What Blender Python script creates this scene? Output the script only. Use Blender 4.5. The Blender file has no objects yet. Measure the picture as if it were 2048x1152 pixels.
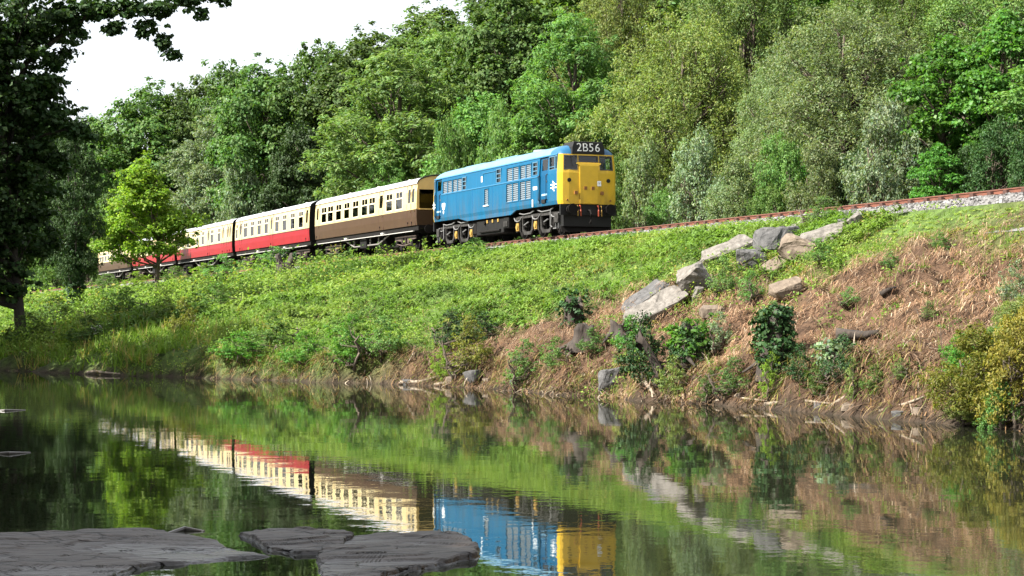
import bpy, bmesh, math, random
import numpy as np
from mathutils import Vector, Matrix

R = math.radians
rnd = random.Random(7)
rng = np.random.default_rng(11)
S = bpy.context.scene
COL = S.collection

# ------------------------------------------------------------------ camera, sky, sun, exposure
CAM_Z = 2.1
F = 3680.0                       # focal length in pixels of the 2048 px wide photograph
cam_data = bpy.data.cameras.new('camera')
cam = bpy.data.objects.new('camera', cam_data)
COL.objects.link(cam)
cam.location = (0, 0, CAM_Z)
cam.rotation_euler = (R(90 + 0.903), 0, 0)
cam_data.sensor_width = 36
cam_data.lens = 36 * F / 2048
cam_data.clip_start = 0.1
cam_data.clip_end = 6000
S.camera = cam

SUN_DIR = Vector((-0.93, -0.365, 0)).normalized()
SUN_EL = R(42)
sun_vec = Vector((SUN_DIR.x * math.cos(SUN_EL), SUN_DIR.y * math.cos(SUN_EL), math.sin(SUN_EL)))
sun_data = bpy.data.lights.new('sun', 'SUN')
sun_data.energy = 5.0
sun_data.angle = R(0.5)
sun_data.color = (1.0, 0.945, 0.86)
sun = bpy.data.objects.new('sun', sun_data)
COL.objects.link(sun)
sun.rotation_euler = sun_vec.to_track_quat('Z', 'Y').to_euler()

world = bpy.data.worlds.new('World')
S.world = world
world.use_nodes = True
wn = world.node_tree.nodes
wl = world.node_tree.links
bg = wn['Background']
sky = wn.new('ShaderNodeTexSky')
sky.sky_type = 'NISHITA'
sky.sun_disc = False
sky.sun_elevation = SUN_EL
sky.sun_rotation = math.atan2(SUN_DIR.x, SUN_DIR.y)
sky.air_density = 1.0
sky.dust_density = 2.5
bg.inputs[1].default_value = 0.072
# thin bright cloud veil over the whole sky
veil = wn.new('ShaderNodeMix'); veil.data_type = 'RGBA'; veil.inputs[7].default_value = (5.9, 5.95, 6.1, 1)
wtc = wn.new('ShaderNodeTexCoord'); wns = wn.new('ShaderNodeTexNoise'); wns.inputs['Scale'].default_value = 2.2; wns.inputs['Detail'].default_value = 6
wmr = wn.new('ShaderNodeMapRange'); wmr.inputs[1].default_value = 0.35; wmr.inputs[2].default_value = 0.65; wmr.inputs[3].default_value = 0.6; wmr.inputs[4].default_value = 0.9
wl.new(wtc.outputs['Generated'], wns.inputs['Vector']); wl.new(wns.outputs['Fac'], wmr.inputs[0]); wl.new(wmr.outputs[0], veil.inputs[0])
wl.new(sky.outputs[0], veil.inputs[6]); wl.new(veil.outputs[2], bg.inputs[0])

S.view_settings.view_transform = 'Standard'
S.view_settings.look = 'None'
S.view_settings.gamma = 1
S.view_settings.use_curve_mapping = False
S.view_settings.exposure = 1.85
S.cycles.max_bounces = 8
S.cycles.transparent_max_bounces = 12
S.cycles.use_denoising = True

# ------------------------------------------------------------------ helpers
def tag(o, label=None, cat=None, group=None, kind=None):
    if label: o['label'] = label
    if cat: o['category'] = cat
    if group: o['group'] = group
    if kind: o['kind'] = kind
    return o

def link(name, me, parent=None, loc=None, rot=None):
    o = bpy.data.objects.new(name, me)
    COL.objects.link(o)
    if parent is not None: o.parent = parent
    if loc is not None: o.location = loc
    if rot is not None: o.rotation_euler = rot
    return o

def empty(name, loc, rz=0.0, label=None, cat=None, group=None):
    o = link(name, None, None, loc, (0, 0, rz))
    o.empty_display_size = 0.3
    return tag(o, label, cat, group)

class MB:
    """collects shapes; build() links them as one mesh object"""
    def __init__(self):
        self.v = []; self.f = []
    def add(self, vs, fs):
        n = len(self.v)
        self.v += [tuple(p) for p in vs]
        self.f += [tuple(i + n for i in f) for f in fs]
        return self
    def box(self, c, s, rot=None):
        x, y, z = s[0] / 2, s[1] / 2, s[2] / 2
        vs = [Vector(p) for p in ((-x,-y,-z),(x,-y,-z),(x,y,-z),(-x,y,-z),(-x,-y,z),(x,-y,z),(x,y,z),(-x,y,z))]
        if rot is not None: vs = [rot @ p for p in vs]
        c = Vector(c)
        return self.add([p + c for p in vs], [(0,3,2,1),(4,5,6,7),(0,1,5,4),(1,2,6,5),(2,3,7,6),(3,0,4,7)])
    def bb(self, x0, x1, y0, y1, z0, z1):
        return self.box(((x0+x1)/2,(y0+y1)/2,(z0+z1)/2), (abs(x1-x0),abs(y1-y0),abs(z1-z0)))
    def tube(self, pts, rad, n=8, cap=True):
        pts = [Vector(p) for p in pts]
        if not isinstance(rad, (list, tuple)): rad = [rad] * len(pts)
        vs = []; fs = []
        ref = None
        for i, p in enumerate(pts):
            d = (pts[min(i+1, len(pts)-1)] - pts[max(i-1, 0)]).normalized()
            if ref is None:
                ref = Vector((0,0,1)) if abs(d.z) < 0.9 else Vector((1,0,0))
            a = d.cross(ref)
            if a.length < 1e-4: a = d.cross(Vector((0.3,1,0.2)))
            a.normalize(); b = d.cross(a).normalized(); ref = b.cross(d) if False else ref
            for k in range(n):
                t = 2 * math.pi * k / n
                vs.append(p + a * math.cos(t) * rad[i] + b * math.sin(t) * rad[i])
        for i in range(len(pts)-1):
            for k in range(n):
                k2 = (k+1) % n
                fs.append((i*n+k, i*n+k2, (i+1)*n+k2, (i+1)*n+k))
        if cap:
            fs.append(tuple(range(n-1, -1, -1))); m = (len(pts)-1)*n
            fs.append(tuple(range(m, m+n)))
        return self.add(vs, fs)
    def cyl(self, a, b, r, n=12, r2=None):
        return self.tube([a, b], [r, r if r2 is None else r2], n)
    def prism(self, poly, y0, y1):
        """poly of (x,z) extruded along y"""
        n = len(poly)
        vs = [(x, y0, z) for x, z in poly] + [(x, y1, z) for x, z in poly]
        fs = [tuple(range(n-1,-1,-1)), tuple(range(n, 2*n))]
        fs += [(i, (i+1) % n, n+(i+1) % n, n+i) for i in range(n)]
        return self.add(vs, fs)
    def mesh(self, name, mat=None, smooth=False):
        me = bpy.data.meshes.new(name)
        me.from_pydata(self.v, [], self.f)
        if mat: me.materials.append(mat)
        if smooth:
            me.shade_smooth()
        me.update()
        return me
    def build(self, name, mat=None, parent=None, label=None, smooth=False, bevel=0, loc=None, rot=None):
        o = link(name, self.mesh(name, mat, smooth), parent, loc, rot)
        if label: o['label'] = label
        if bevel:
            b = o.modifiers.new('bevel', 'BEVEL'); b.width = bevel; b.segments = 2; b.limit_method = 'ANGLE'; b.angle_limit = R(35)
        return o

def quads(name, P, C=None, mat=None):
    """P (N,4,3) loose quads, C (N,3) colour per quad -> mesh with point colour 'tint'"""
    P = np.asarray(P, np.float32); N = len(P)
    me = bpy.data.meshes.new(name)
    me.vertices.add(4*N); me.loops.add(4*N); me.polygons.add(N)
    me.vertices.foreach_set('co', P.reshape(-1))
    me.loops.foreach_set('vertex_index', np.arange(4*N, dtype=np.int32))
    me.polygons.foreach_set('loop_start', np.arange(0, 4*N, 4, dtype=np.int32))
    if C is not None:
        at = me.attributes.new('tint', 'FLOAT_COLOR', 'POINT')
        cc = np.ones((N, 4, 4), np.float32)
        cc[:, :, :3] = np.asarray(C, np.float32)[:, None, :]
        at.data.foreach_set('color', cc.reshape(-1))
    me.update(calc_edges=True)
    if mat: me.materials.append(mat)
    return me

def unit(a):
    return a / np.maximum(np.linalg.norm(a, axis=-1, keepdims=True), 1e-9)

def leaf_quads(pos, nrm, L, W, g=rng, droop=0.15, axis=None):
    """rhombic leaves at pos with normals nrm"""
    N = len(pos)
    r = g.normal(size=(N, 3)) if axis is None else axis
    t = unit(r - (r * nrm).sum(1, keepdims=True) * nrm)
    s = np.cross(nrm, t)
    L = np.broadcast_to(np.asarray(L, float).reshape(-1, 1), (N, 1)); W = np.broadcast_to(np.asarray(W, float).reshape(-1, 1), (N, 1))
    P = np.empty((N, 4, 3))
    P[:, 0] = pos - t * L / 2
    P[:, 1] = pos + s * W / 2 + nrm * W * 0.12
    P[:, 2] = pos + t * L / 2 - nrm * L * droop
    P[:, 3] = pos - s * W / 2 + nrm * W * 0.12
    return P

def vnoise(x, y, seed=0):
    x = np.asarray(x, float); y = np.asarray(y, float)
    xi = np.floor(x).astype(np.int64); yi = np.floor(y).astype(np.int64)
    fx = x - xi; fy = y - yi
    fx = fx*fx*(3-2*fx); fy = fy*fy*(3-2*fy)
    def h(a, b):
        n = (a * 374761393 + b * 668265263 + seed * 974634541) & 0xffffffff
        n = ((n ^ (n >> 13)) * 1274126177) & 0xffffffff
        return ((n ^ (n >> 16)) & 0xffff) / 65535.0
    return (h(xi,yi)*(1-fx)+h(xi+1,yi)*fx)*(1-fy) + (h(xi,yi+1)*(1-fx)+h(xi+1,yi+1)*fx)*fy

def fbm(x, y, seed=0, o=3):
    s = 0; a = 0.5; t = 0
    for i in range(o):
        s = s + a * vnoise(np.asarray(x) * 2**i, np.asarray(y) * 2**i, seed + i); t += a; a /= 2
    return s / t

def sstep(a, b, x):
    t = np.clip((x - a) / (b - a), 0, 1)
    return t*t*(3-2*t)

# ------------------------------------------------------------------ materials
MATS = {}
def mat(name, color, rough=0.6, metal=0.0, spec=0.5, noise=0.0, nscale=4.0, color2=None, bump=0.0, bscale=30.0, coat=0.0, stretch=None):
    if name in MATS: return MATS[name]
    m = bpy.data.materials.new(name); m.use_nodes = True
    nt = m.node_tree; p = nt.nodes['Principled BSDF']
    p.inputs['Base Color'].default_value = (*color, 1)
    p.inputs['Roughness'].default_value = rough
    p.inputs['Metallic'].default_value = metal
    p.inputs['Specular IOR Level'].default_value = spec
    p.inputs['Coat Weight'].default_value = coat
    if noise or color2 or bump:
        tc = nt.nodes.new('ShaderNodeTexCoord')
        src = tc.outputs['Object']
        if stretch:
            mp = nt.nodes.new('ShaderNodeMapping'); mp.inputs['Scale'].default_value = stretch
            nt.links.new(src, mp.inputs[0]); src = mp.outputs[0]
    if noise or color2:
        n = nt.nodes.new('ShaderNodeTexNoise'); n.inputs['Scale'].default_value = nscale; n.inputs['Detail'].default_value = 6
        n.inputs['Roughness'].default_value = 0.65
        nt.links.new(src, n.inputs['Vector'])
        cr = nt.nodes.new('ShaderNodeValToRGB')
        c2 = color2 if color2 else tuple(c * (1 - noise) for c in color)
        cr.color_ramp.elements[0].position = 0.35; cr.color_ramp.elements[1].position = 0.68
        cr.color_ramp.elements[0].color = (*c2, 1); cr.color_ramp.elements[1].color = (*color, 1)
        nt.links.new(n.outputs['Fac'], cr.inputs[0]); nt.links.new(cr.outputs[0], p.inputs['Base Color'])
    if bump:
        n2 = nt.nodes.new('ShaderNodeTexNoise'); n2.inputs['Scale'].default_value = bscale; n2.inputs['Detail'].default_value = 8
        nt.links.new(src, n2.inputs['Vector'])
        b = nt.nodes.new('ShaderNodeBump'); b.inputs['Strength'].default_value = 1.0; b.inputs['Distance'].default_value = bump
        nt.links.new(n2.outputs['Fac'], b.inputs['Height']); nt.links.new(b.outputs[0], p.inputs['Normal'])
    MATS[name] = m
    return m

def leaf_mat(name, color, transl=0.35, rough=0.6, spec=0.22, vary=0.22):
    if name in MATS: return MATS[name]
    m = bpy.data.materials.new(name); m.use_nodes = True
    nt = m.node_tree; p = nt.nodes['Principled BSDF']; out = nt.nodes['Material Output']
    a = nt.nodes.new('ShaderNodeAttribute'); a.attribute_name = 'tint'
    mul = nt.nodes.new('ShaderNodeMix'); mul.data_type = 'RGBA'; mul.blend_type = 'MULTIPLY'; mul.inputs[0].default_value = 1
    mul.inputs[7].default_value = (*color, 1)
    nt.links.new(a.outputs['Color'], mul.inputs[6])
    src = mul.outputs[2]
    if vary:
        oi = nt.nodes.new('ShaderNodeObjectInfo')
        mr = nt.nodes.new('ShaderNodeMapRange'); mr.inputs[3].default_value = 1 - vary; mr.inputs[4].default_value = 1 + vary
        nt.links.new(oi.outputs['Random'], mr.inputs[0])
        hs = nt.nodes.new('ShaderNodeHueSaturation')
        mh = nt.nodes.new('ShaderNodeMapRange'); mh.inputs[3].default_value = 0.495; mh.inputs[4].default_value = 0.52
        nt.links.new(oi.outputs['Random'], mh.inputs[0]); nt.links.new(mh.outputs[0], hs.inputs['Hue'])
        nt.links.new(mr.outputs[0], hs.inputs['Value']); nt.links.new(src, hs.inputs['Color'])
        src = hs.outputs[0]
    nt.links.new(src, p.inputs['Base Color'])
    p.inputs['Roughness'].default_value = rough; p.inputs['Specular IOR Level'].default_value = spec
    tr = nt.nodes.new('ShaderNodeBsdfTranslucent')
    br = nt.nodes.new('ShaderNodeMix'); br.data_type = 'RGBA'; br.blend_type = 'MULTIPLY'; br.inputs[0].default_value = 1
    br.inputs[7].default_value = (1.5, 1.6, 0.7, 1)
    nt.links.new(src, br.inputs[6]); nt.links.new(br.outputs[2], tr.inputs[0])
    mx = nt.nodes.new('ShaderNodeMixShader'); mx.inputs[0].default_value = transl
    nt.links.new(p.outputs[0], mx.inputs[1]); nt.links.new(tr.outputs[0], mx.inputs[2]); nt.links.new(mx.outputs[0], out.inputs[0])
    MATS[name] = m
    return m

def glass_mat(name, tint, clear=0.6):
    if name in MATS: return MATS[name]
    m = bpy.data.materials.new(name); m.use_nodes = True
    nt = m.node_tree; out = nt.nodes['Material Output']; nt.nodes.remove(nt.nodes['Principled BSDF'])
    t = nt.nodes.new('ShaderNodeBsdfTransparent'); t.inputs[0].default_value = (*tint, 1)
    g = nt.nodes.new('ShaderNodeBsdfGlossy'); g.inputs['Roughness'].default_value = 0.03
    fr = nt.nodes.new('ShaderNodeFresnel'); fr.inputs[0].default_value = 1.6
    mx = nt.nodes.new('ShaderNodeMixShader')
    nt.links.new(fr.outputs[0], mx.inputs[0]); nt.links.new(t.outputs[0], mx.inputs[1]); nt.links.new(g.outputs[0], mx.inputs[2])
    nt.links.new(mx.outputs[0], out.inputs[0])
    MATS[name] = m
    return m

# ------------------------------------------------------------------ railway frame and terrain
EV = np.array([0.3650, -0.9310]); EN = np.array([0.9310, 0.3650])    # along the line / away from the river
O = np.array([3.243, 77.487])
RZ = math.atan2(EV[1], EV[0])
RAIL_Z = 5.57
def to_xy(v, uc):
    v = np.asarray(v, float); uc = np.asarray(uc, float)
    return O[0] + v*EV[0] - uc*EN[0], O[1] + v*EV[1] - uc*EN[1]
def to_vu(x, y):
    dx = np.asarray(x, float) - O[0]; dy = np.asarray(y, float) - O[1]
    return dx*EV[0] + dy*EV[1], -(dx*EN[0] + dy*EN[1])

UW_V = [-1600,-260,-120,-80,-40,-20,-4.4,4.9,12.2,16,20.8,27,31,35,40,60,100,1600]
UW_U = [200,60,40,32,28,26,23.5,20.2,15.7,13.6,12.2,11.6,10.9,10.2,9.9,10.3,11,60]
UN_V = [-1600,-260,-60,-4,10,30,55,71,90,140,1600]
UN_U = [230,84,50,35,34,33.5,32,29.3,28.5,28,80]
def h0(v, uc):
    v = np.asarray(v, float); uc = np.asarray(uc, float)
    uw = np.interp(v, UW_V, UW_U) + (fbm(v*0.45, v*0.0+3, 5, 2) - 0.5) * 1.3
    un = np.interp(v, UN_V, UN_U)
    t = np.clip((uc - 2.7) / (uw - 2.7), 0, 1)
    e = np.interp(v, [-40, -15, 10, 25], [0.66, 0.76, 0.85, 0.95])
    z = 5.02 - 4.45 * t**e
    edge = sstep(0, 0.55, uw - uc)
    z = z - (1 - edge) * 0.5
    bump = (fbm(v*0.35, uc*0.5, 1) - 0.5) * 0.95 + (fbm(v*1.3, uc*1.5, 9) - 0.5) * 0.35
    br = sstep(10, 22, v)
    bump = bump + br*(np.abs(fbm(v*0.9, uc*1.3, 61) - 0.5)*1.7 - 0.2)
    z = z + bump * sstep(3.9, 5.4, uc) * edge
    # river bed
    bed = 0.07 - np.clip((uc - uw) * 0.45, 0, 1.3)
    z = np.where(uc > uw, bed, z)
    nb = -1.3 + np.clip((uc - un + 2.5) * 0.75, 0, 1.9) + np.clip(uc - un, 0, 400) * 0.03
    z = np.maximum(z, nb)
    # cutting and hillside behind the line
    hill = 5.02 + np.clip(-uc - 4.6, 0, 62) * 0.52 + np.clip(-uc - 66.6, 0, 500) * 0.1
    hill = hill + (fbm(v*0.2, uc*0.2, 2) - 0.5) * 1.0 * sstep(4.6, 8, -uc)
    return np.where(uc < 0, hill, z), t, uw
def ground(x, y):
    v, uc = to_vu(x, y)
    return float(h0(v, uc)[0])
def ray(px, py):
    return (px - 1024) / F, (634 - py) / F
def on_bank(px, py, dmin=20.0):
    """first point of the terrain seen at that place of the photograph"""
    a, b = ray(px, py)
    d = np.arange(dmin, 260, 0.04)
    x = a*d; z = CAM_Z + b*d
    v, uc = to_vu(x, d)
    g = h0(v, uc)[0]
    k = np.argmax((g > z) & (g > 0.0))
    return Vector((x[k], d[k], g[k]))

def brownness(v, uc, t):
    tb = np.interp(v, [8, 14, 19, 24, 30, 37, 45, 55], [1.5, 1.0, 0.63, 0.45, 0.27, 0.08, -0.12, -0.25])
    n = (fbm(v*0.28, uc*0.4, 21) - 0.5) * 0.75
    return sstep(-0.16, 0.16, t + n - tb)

def ax(*seg):
    out = []
    for a, b, s in seg: out += list(np.arange(a, b, s))
    return np.array(out + [seg[-1][1]])
vs_ = ax((-1500,-260,80), (-260,-60,4), (-60,-20,1.2), (-20,56,0.4), (56,140,4), (140,1500,80))
us_ = ax((-1200,-120,60), (-120,-6,3), (-6,2.4,0.7), (2.4,34,0.35), (34,90,3), (90,1200,60))
VV, UU = np.meshgrid(vs_, us_, indexing='ij')
ZZ, TT, UWW = h0(VV, UU)
XX, YY = to_xy(VV, UU)
nv, nu = VV.shape
me = bpy.data.meshes.new('ground')
idx = np.arange(nv*nu).reshape(nv, nu)
fc = np.stack([idx[:-1,:-1], idx[1:,:-1], idx[1:,1:], idx[:-1,1:]], -1).reshape(-1, 4)
me.vertices.add(nv*nu); me.loops.add(len(fc)*4); me.polygons.add(len(fc))
me.vertices.foreach_set('co', np.stack([XX, YY, ZZ], -1).reshape(-1).astype(np.float32))
me.loops.foreach_set('vertex_index', fc.reshape(-1).astype(np.int32))
me.polygons.foreach_set('loop_start', np.arange(0, len(fc)*4, 4, dtype=np.int32))
BB = brownness(VV, UU, TT)
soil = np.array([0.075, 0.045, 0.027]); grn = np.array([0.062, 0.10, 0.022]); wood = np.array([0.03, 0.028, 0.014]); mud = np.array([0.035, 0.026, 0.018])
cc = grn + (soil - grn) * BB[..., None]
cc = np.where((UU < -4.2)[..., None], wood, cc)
wet = sstep(0.35, 0.05, ZZ)[..., None] * (UU > 3)[..., None]
cc = cc * (1 - wet) + mud * wet
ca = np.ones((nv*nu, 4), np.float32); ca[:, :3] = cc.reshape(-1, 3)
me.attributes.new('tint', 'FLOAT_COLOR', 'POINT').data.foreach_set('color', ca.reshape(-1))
me.update(calc_edges=True); me.shade_smooth()
gm = bpy.data.materials.new('earth'); gm.use_nodes = True
nt = gm.node_tree; p = nt.nodes['Principled BSDF']; p.inputs['Roughness'].default_value = 0.95; p.inputs['Specular IOR Level'].default_value = 0.2
a = nt.nodes.new('ShaderNodeAttribute'); a.attribute_name = 'tint'
tc = nt.nodes.new('ShaderNodeTexCoord'); n1 = nt.nodes.new('ShaderNodeTexNoise'); n1.inputs['Scale'].default_value = 3.0; n1.inputs['Detail'].default_value = 9
nt.links.new(tc.outputs['Object'], n1.inputs['Vector'])
mr = nt.nodes.new('ShaderNodeMapRange'); mr.inputs[1].default_value = 0.3; mr.inputs[2].default_value = 0.7; mr.inputs[3].default_value = 0.45; mr.inputs[4].default_value = 1.5
nt.links.new(n1.outputs['Fac'], mr.inputs[0])
mm = nt.nodes.new('ShaderNodeVectorMath'); mm.operation = 'SCALE'
nt.links.new(a.outputs['Color'], mm.inputs[0]); nt.links.new(mr.outputs[0], mm.inputs['Scale']); nt.links.new(mm.outputs[0], p.inputs['Base Color'])
bp = nt.nodes.new('ShaderNodeBump'); bp.inputs['Distance'].default_value = 0.12
n3 = nt.nodes.new('ShaderNodeTexNoise'); n3.inputs['Scale'].default_value = 9; n3.inputs['Detail'].default_value = 8
nt.links.new(tc.outputs['Object'], n3.inputs['Vector']); nt.links.new(n3.outputs['Fac'], bp.inputs['Height']); nt.links.new(bp.outputs[0], p.inputs['Normal'])
me.materials.append(gm)
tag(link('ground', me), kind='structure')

# water
wm = bpy.data.materials.new('river_water'); wm.use_nodes = True
nt = wm.node_tree; p = nt.nodes['Principled BSDF']
p.inputs['Base Color'].default_value = (0.012, 0.014, 0.008, 1); p.inputs['Roughness'].default_value = 0.015; p.inputs['IOR'].default_value = 1.36
tc = nt.nodes.new('ShaderNodeTexCoord')
def wave(scale, detail, sx, sy, rz=0.0):
    mp = nt.nodes.new('ShaderNodeMapping'); mp.inputs['Scale'].default_value = (sx, sy, 1); mp.inputs['Rotation'].default_value = (0, 0, rz)
    n = nt.nodes.new('ShaderNodeTexNoise'); n.inputs['Scale'].default_value = scale; n.inputs['Detail'].default_value = detail; n.inputs['Roughness'].default_value = 0.5
    nt.links.new(tc.outputs['Object'], mp.inputs[0]); nt.links.new(mp.outputs[0], n.inputs['Vector'])
    return n.outputs['Fac']
b1 = nt.nodes.new('ShaderNodeBump'); b1.inputs['Distance'].default_value = 0.0010
b2 = nt.nodes.new('ShaderNodeBump'); b2.inputs['Distance'].default_value = 0.0022
# calm and ruffled patches
pa = nt.nodes.new('ShaderNodeMapRange'); pa.inputs[1].default_value = 0.38; pa.inputs[2].default_value = 0.66; pa.inputs[3].default_value = 0.25; pa.inputs[4].default_value = 1.0
nt.links.new(wave(0.12, 3, 1, 0.6), pa.inputs[0])
wy = nt.nodes.new('ShaderNodeSeparateXYZ'); nt.links.new(tc.outputs['Object'], wy.inputs[0])
near = nt.nodes.new('ShaderNodeMapRange'); near.inputs[1].default_value = 24; near.inputs[2].default_value = 14; near.inputs[3].default_value = 1.0; near.inputs[4].default_value = 1.3
nt.links.new(wy.outputs['Y'], near.inputs[0])
rs = nt.nodes.new('ShaderNodeMath'); rs.operation = 'MULTIPLY'; nt.links.new(pa.outputs[0], rs.inputs[0]); nt.links.new(near.outputs[0], rs.inputs[1])
b1.inputs['Strength'].default_value = 1.0
rh = nt.nodes.new('ShaderNodeMath'); rh.operation = 'MULTIPLY'; nt.links.new(rs.outputs[0], rh.inputs[0]); nt.links.new(rh.outputs[0], b1.inputs['Height'])
nt.links.new(wave(4.5, 3, 1, 1.0, 0.4), rh.inputs[1])
nt.links.new(wave(0.7, 2, 0.8, 1.3, -0.2), b2.inputs['Height'])
nt.links.new(b1.outputs[0], b2.inputs['Normal']); nt.links.new(b2.outputs[0], p.inputs['Normal'])
wb = MB()
wp = [(-300, 8), (140, 8), (140, 50), (-300, 110)]
wxy = [to_xy(v, u) for v, u in wp]
wb.add([(float(x), float(y), 0) for x, y in wxy], [(3, 2, 1, 0)])
tag(wb.build('river_water', wm), kind='structure')

# ballast bed
bal = mat('ballast_grey', (0.15, 0.146, 0.148), 0.95, color2=(0.13, 0.125, 0.12), nscale=14, bump=0.05, bscale=22)
bm_ = MB()
prof = [(-4.2, 4.5), (-1.9, 5.28), (-1.0, 5.33), (1.0, 5.33), (1.9, 5.27), (4.1, 4.15)]
bvs = list(np.arange(-240, 141, 10.0))
pts = []
for v in bvs:
    for u, z in prof:
        x, y = to_xy(v, u); pts.append((float(x), float(y), z))
fcs = []
for i in range(len(bvs)-1):
    for j in range(5):
        q = i*6 + j
        fcs.append((q, q+1, q+7, q+6))
bm_.add(pts, fcs)
tag(bm_.build('ballast', bal), kind='structure')
# loose stones on the river-side shoulder
def stones(n, v0, v1, u0, u1, smin, smax):
    v = rng.uniform(v0, v1, n); u = rng.uniform(u0, u1, n)
    z = np.interp(u, [1.0, 1.9, 4.1], [5.32, 5.27, 4.15])
    x, y = to_xy(v, u)
    c = np.stack([x, y, z], -1)
    s = rng.uniform(smin, smax, (n, 1))
    a = unit(rng.normal(size=(n, 3))); b = unit(np.cross(a, rng.normal(size=(n, 3)))); d = np.cross(a, b)
    k = rng.uniform(0.5, 1.0, (n, 3, 1))
    a *= s*k[:, 0]; b *= s*k[:, 1]; d *= s*k[:, 2]
    Q = []
    for sg in (1, -1):
        Q += [np.stack([c+sg*a-b-d, c+sg*a+b-d, c+sg*a+b+d, c+sg*a-b+d], 1), np.stack([c+sg*b-a-d, c+sg*b+a-d, c+sg*b+a+d, c+sg*b-a+d], 1), np.stack([c+sg*d-a-b, c+sg*d+a-b, c+sg*d+a+b, c+sg*d-a+b], 1)]
    g = rng.uniform(0.04, 0.22, (n, 1)) * np.array([[1, 0.98, 0.96]])
    return np.concatenate(Q), np.concatenate([g]*6)
sm = leaf_mat('stone_chip', (1, 1, 1), 0.0, 0.9, 0.2, 0)
Pq, Cq = stones(16000, -4, 54, 1.4, 3.6, 0.018, 0.05)
tag(link('ballast_stones', quads('ballast_stones', Pq, Cq, sm)), kind='stuff')

# ------------------------------------------------------------------ track
rust = mat('rust', (0.15, 0.05, 0.027), 0.8, color2=(0.08, 0.028, 0.016), nscale=6, bump=0.01, bscale=40)
rust_dark = mat('rust_dark', (0.075, 0.030, 0.02), 0.85, color2=(0.04, 0.018, 0.013), nscale=6)
steel = mat('worn_steel', (0.34, 0.29, 0.26), 0.35, metal=0.8)
timber = mat('sleeper_timber', (0.13, 0.09, 0.06), 0.9, color2=(0.055, 0.04, 0.03), nscale=9, bump=0.02)
track = empty('railway_track', (float(O[0]), float(O[1]), 0), RZ, 'rusty single railway line on pale ballast running along the top of the bank', 'railway track')
for y in (-0.755, 0.755):
    r = MB()
    sec = [(-0.06,5.405),(0.06,5.405),(0.06,5.435),(0.012,5.45),(0.012,5.525),(0.036,5.535),(0.036,5.565),(-0.036,5.565),(-0.036,5.535),(-0.012,5.525),(-0.012,5.45),(-0.06,5.435)]
    n = len(sec)
    r.add([(x, y+a_, z) for x in (-235, 130) for a_, z in sec], [(i, (i+1) % n, n+(i+1) % n, n+i) for i in range(n)])
    o = r.build('rail', rust, track)
    h = MB(); h.bb(-235, 130, y-0.03, y+0.03, 5.5655, 5.57)
    h.build('running_surface', steel, o)
slm = MB().bb(-0.125, 0.125, -1.3, 1.3, 5.24, 5.385).mesh('sleeper', timber)
chm = MB()
chm.bb(-0.12, 0.12, -0.19, 0.19, 5.401, 5.43); chm.prism([(-0.09,5.43),(0.09,5.43),(0.07,5.52),(-0.07,5.52)], -0.14, -0.045); chm.prism([(-0.09,5.43),(0.09,5.43),(0.07,5.52),(-0.07,5.52)], 0.045, 0.14)
chm = chm.mesh('chair', rust_dark)
for i in range(112):
    v = -28 + i*0.76
    s = link('sleeper', slm, track, (v, rnd.uniform(-0.03, 0.03), 0), (0, 0, rnd.uniform(-0.01, 0.01)))
    for y in (-0.755, 0.755):
        link('chair', chm, s, (0, y, 0))

# ------------------------------------------------------------------ train paint
blue = mat('rail_blue', (0.001, 0.084, 0.178), 0.45, spec=0.2, noise=0.2, nscale=3.0, stretch=(1, 1, 0.12))
def grime(m, z0, z1, col, amt):
    nt = m.node_tree; p = nt.nodes['Principled BSDF']; src = p.inputs['Base Color'].links[0].from_socket
    tc = nt.nodes.new('ShaderNodeTexCoord'); sp_ = nt.nodes.new('ShaderNodeSeparateXYZ'); nt.links.new(tc.outputs['Object'], sp_.inputs[0])
    n = nt.nodes.new('ShaderNodeTexNoise'); n.inputs['Scale'].default_value = 4.0; n.inputs['Detail'].default_value = 8
    mp = nt.nodes.new('ShaderNodeMapping'); mp.inputs['Scale'].default_value = (1, 1, 0.25); nt.links.new(tc.outputs['Object'], mp.inputs[0]); nt.links.new(mp.outputs[0], n.inputs['Vector'])
    r_ = nt.nodes.new('ShaderNodeMapRange'); r_.inputs[1].default_value = z0; r_.inputs[2].default_value = z1; r_.inputs[3].default_value = amt; r_.inputs[4].default_value = 0.0
    nt.links.new(sp_.outputs['Z'], r_.inputs[0])
    s_ = nt.nodes.new('ShaderNodeMapRange'); s_.inputs[1].default_value = 0.4; s_.inputs[2].default_value = 0.7; nt.links.new(n.outputs['Fac'], s_.inputs[0])
    mu = nt.nodes.new('ShaderNodeMath'); mu.operation = 'MULTIPLY'; nt.links.new(r_.outputs[0], mu.inputs[0]); nt.links.new(s_.outputs[0], mu.inputs[1])
    mx = nt.nodes.new('ShaderNodeMix'); mx.data_type = 'RGBA'; mx.inputs[7].default_value = (*col, 1)
    nt.links.new(mu.outputs[0], mx.inputs[0]); nt.links.new(src, mx.inputs[6]); nt.links.new(mx.outputs[2], p.inputs['Base Color'])
grime(blue, 1.1, 2.4, (0.06, 0.055, 0.05), 0.6)
blue_roof = mat('faded_sheen_roof_blue', (0.115, 0.235, 0.315), 0.5, color2=(0.085, 0.19, 0.27), nscale=1.1)  # faded blue, lightened further for the sky's sheen on the roof
blue_cab = mat('cab_roof_blue', (0.006, 0.085, 0.18), 0.4, noise=0.15, nscale=2)
yellow = mat('warning_yellow', (0.60, 0.375, 0.022), 0.38, color2=(0.54, 0.335, 0.019), nscale=3)
black = mat('black_paint', (0.008, 0.008, 0.008), 0.6, spec=0.3)
soot = mat('sooty_black', (0.012, 0.011, 0.010), 0.85, spec=0.12, color2=(0.007, 0.006, 0.006), nscale=5)
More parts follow.
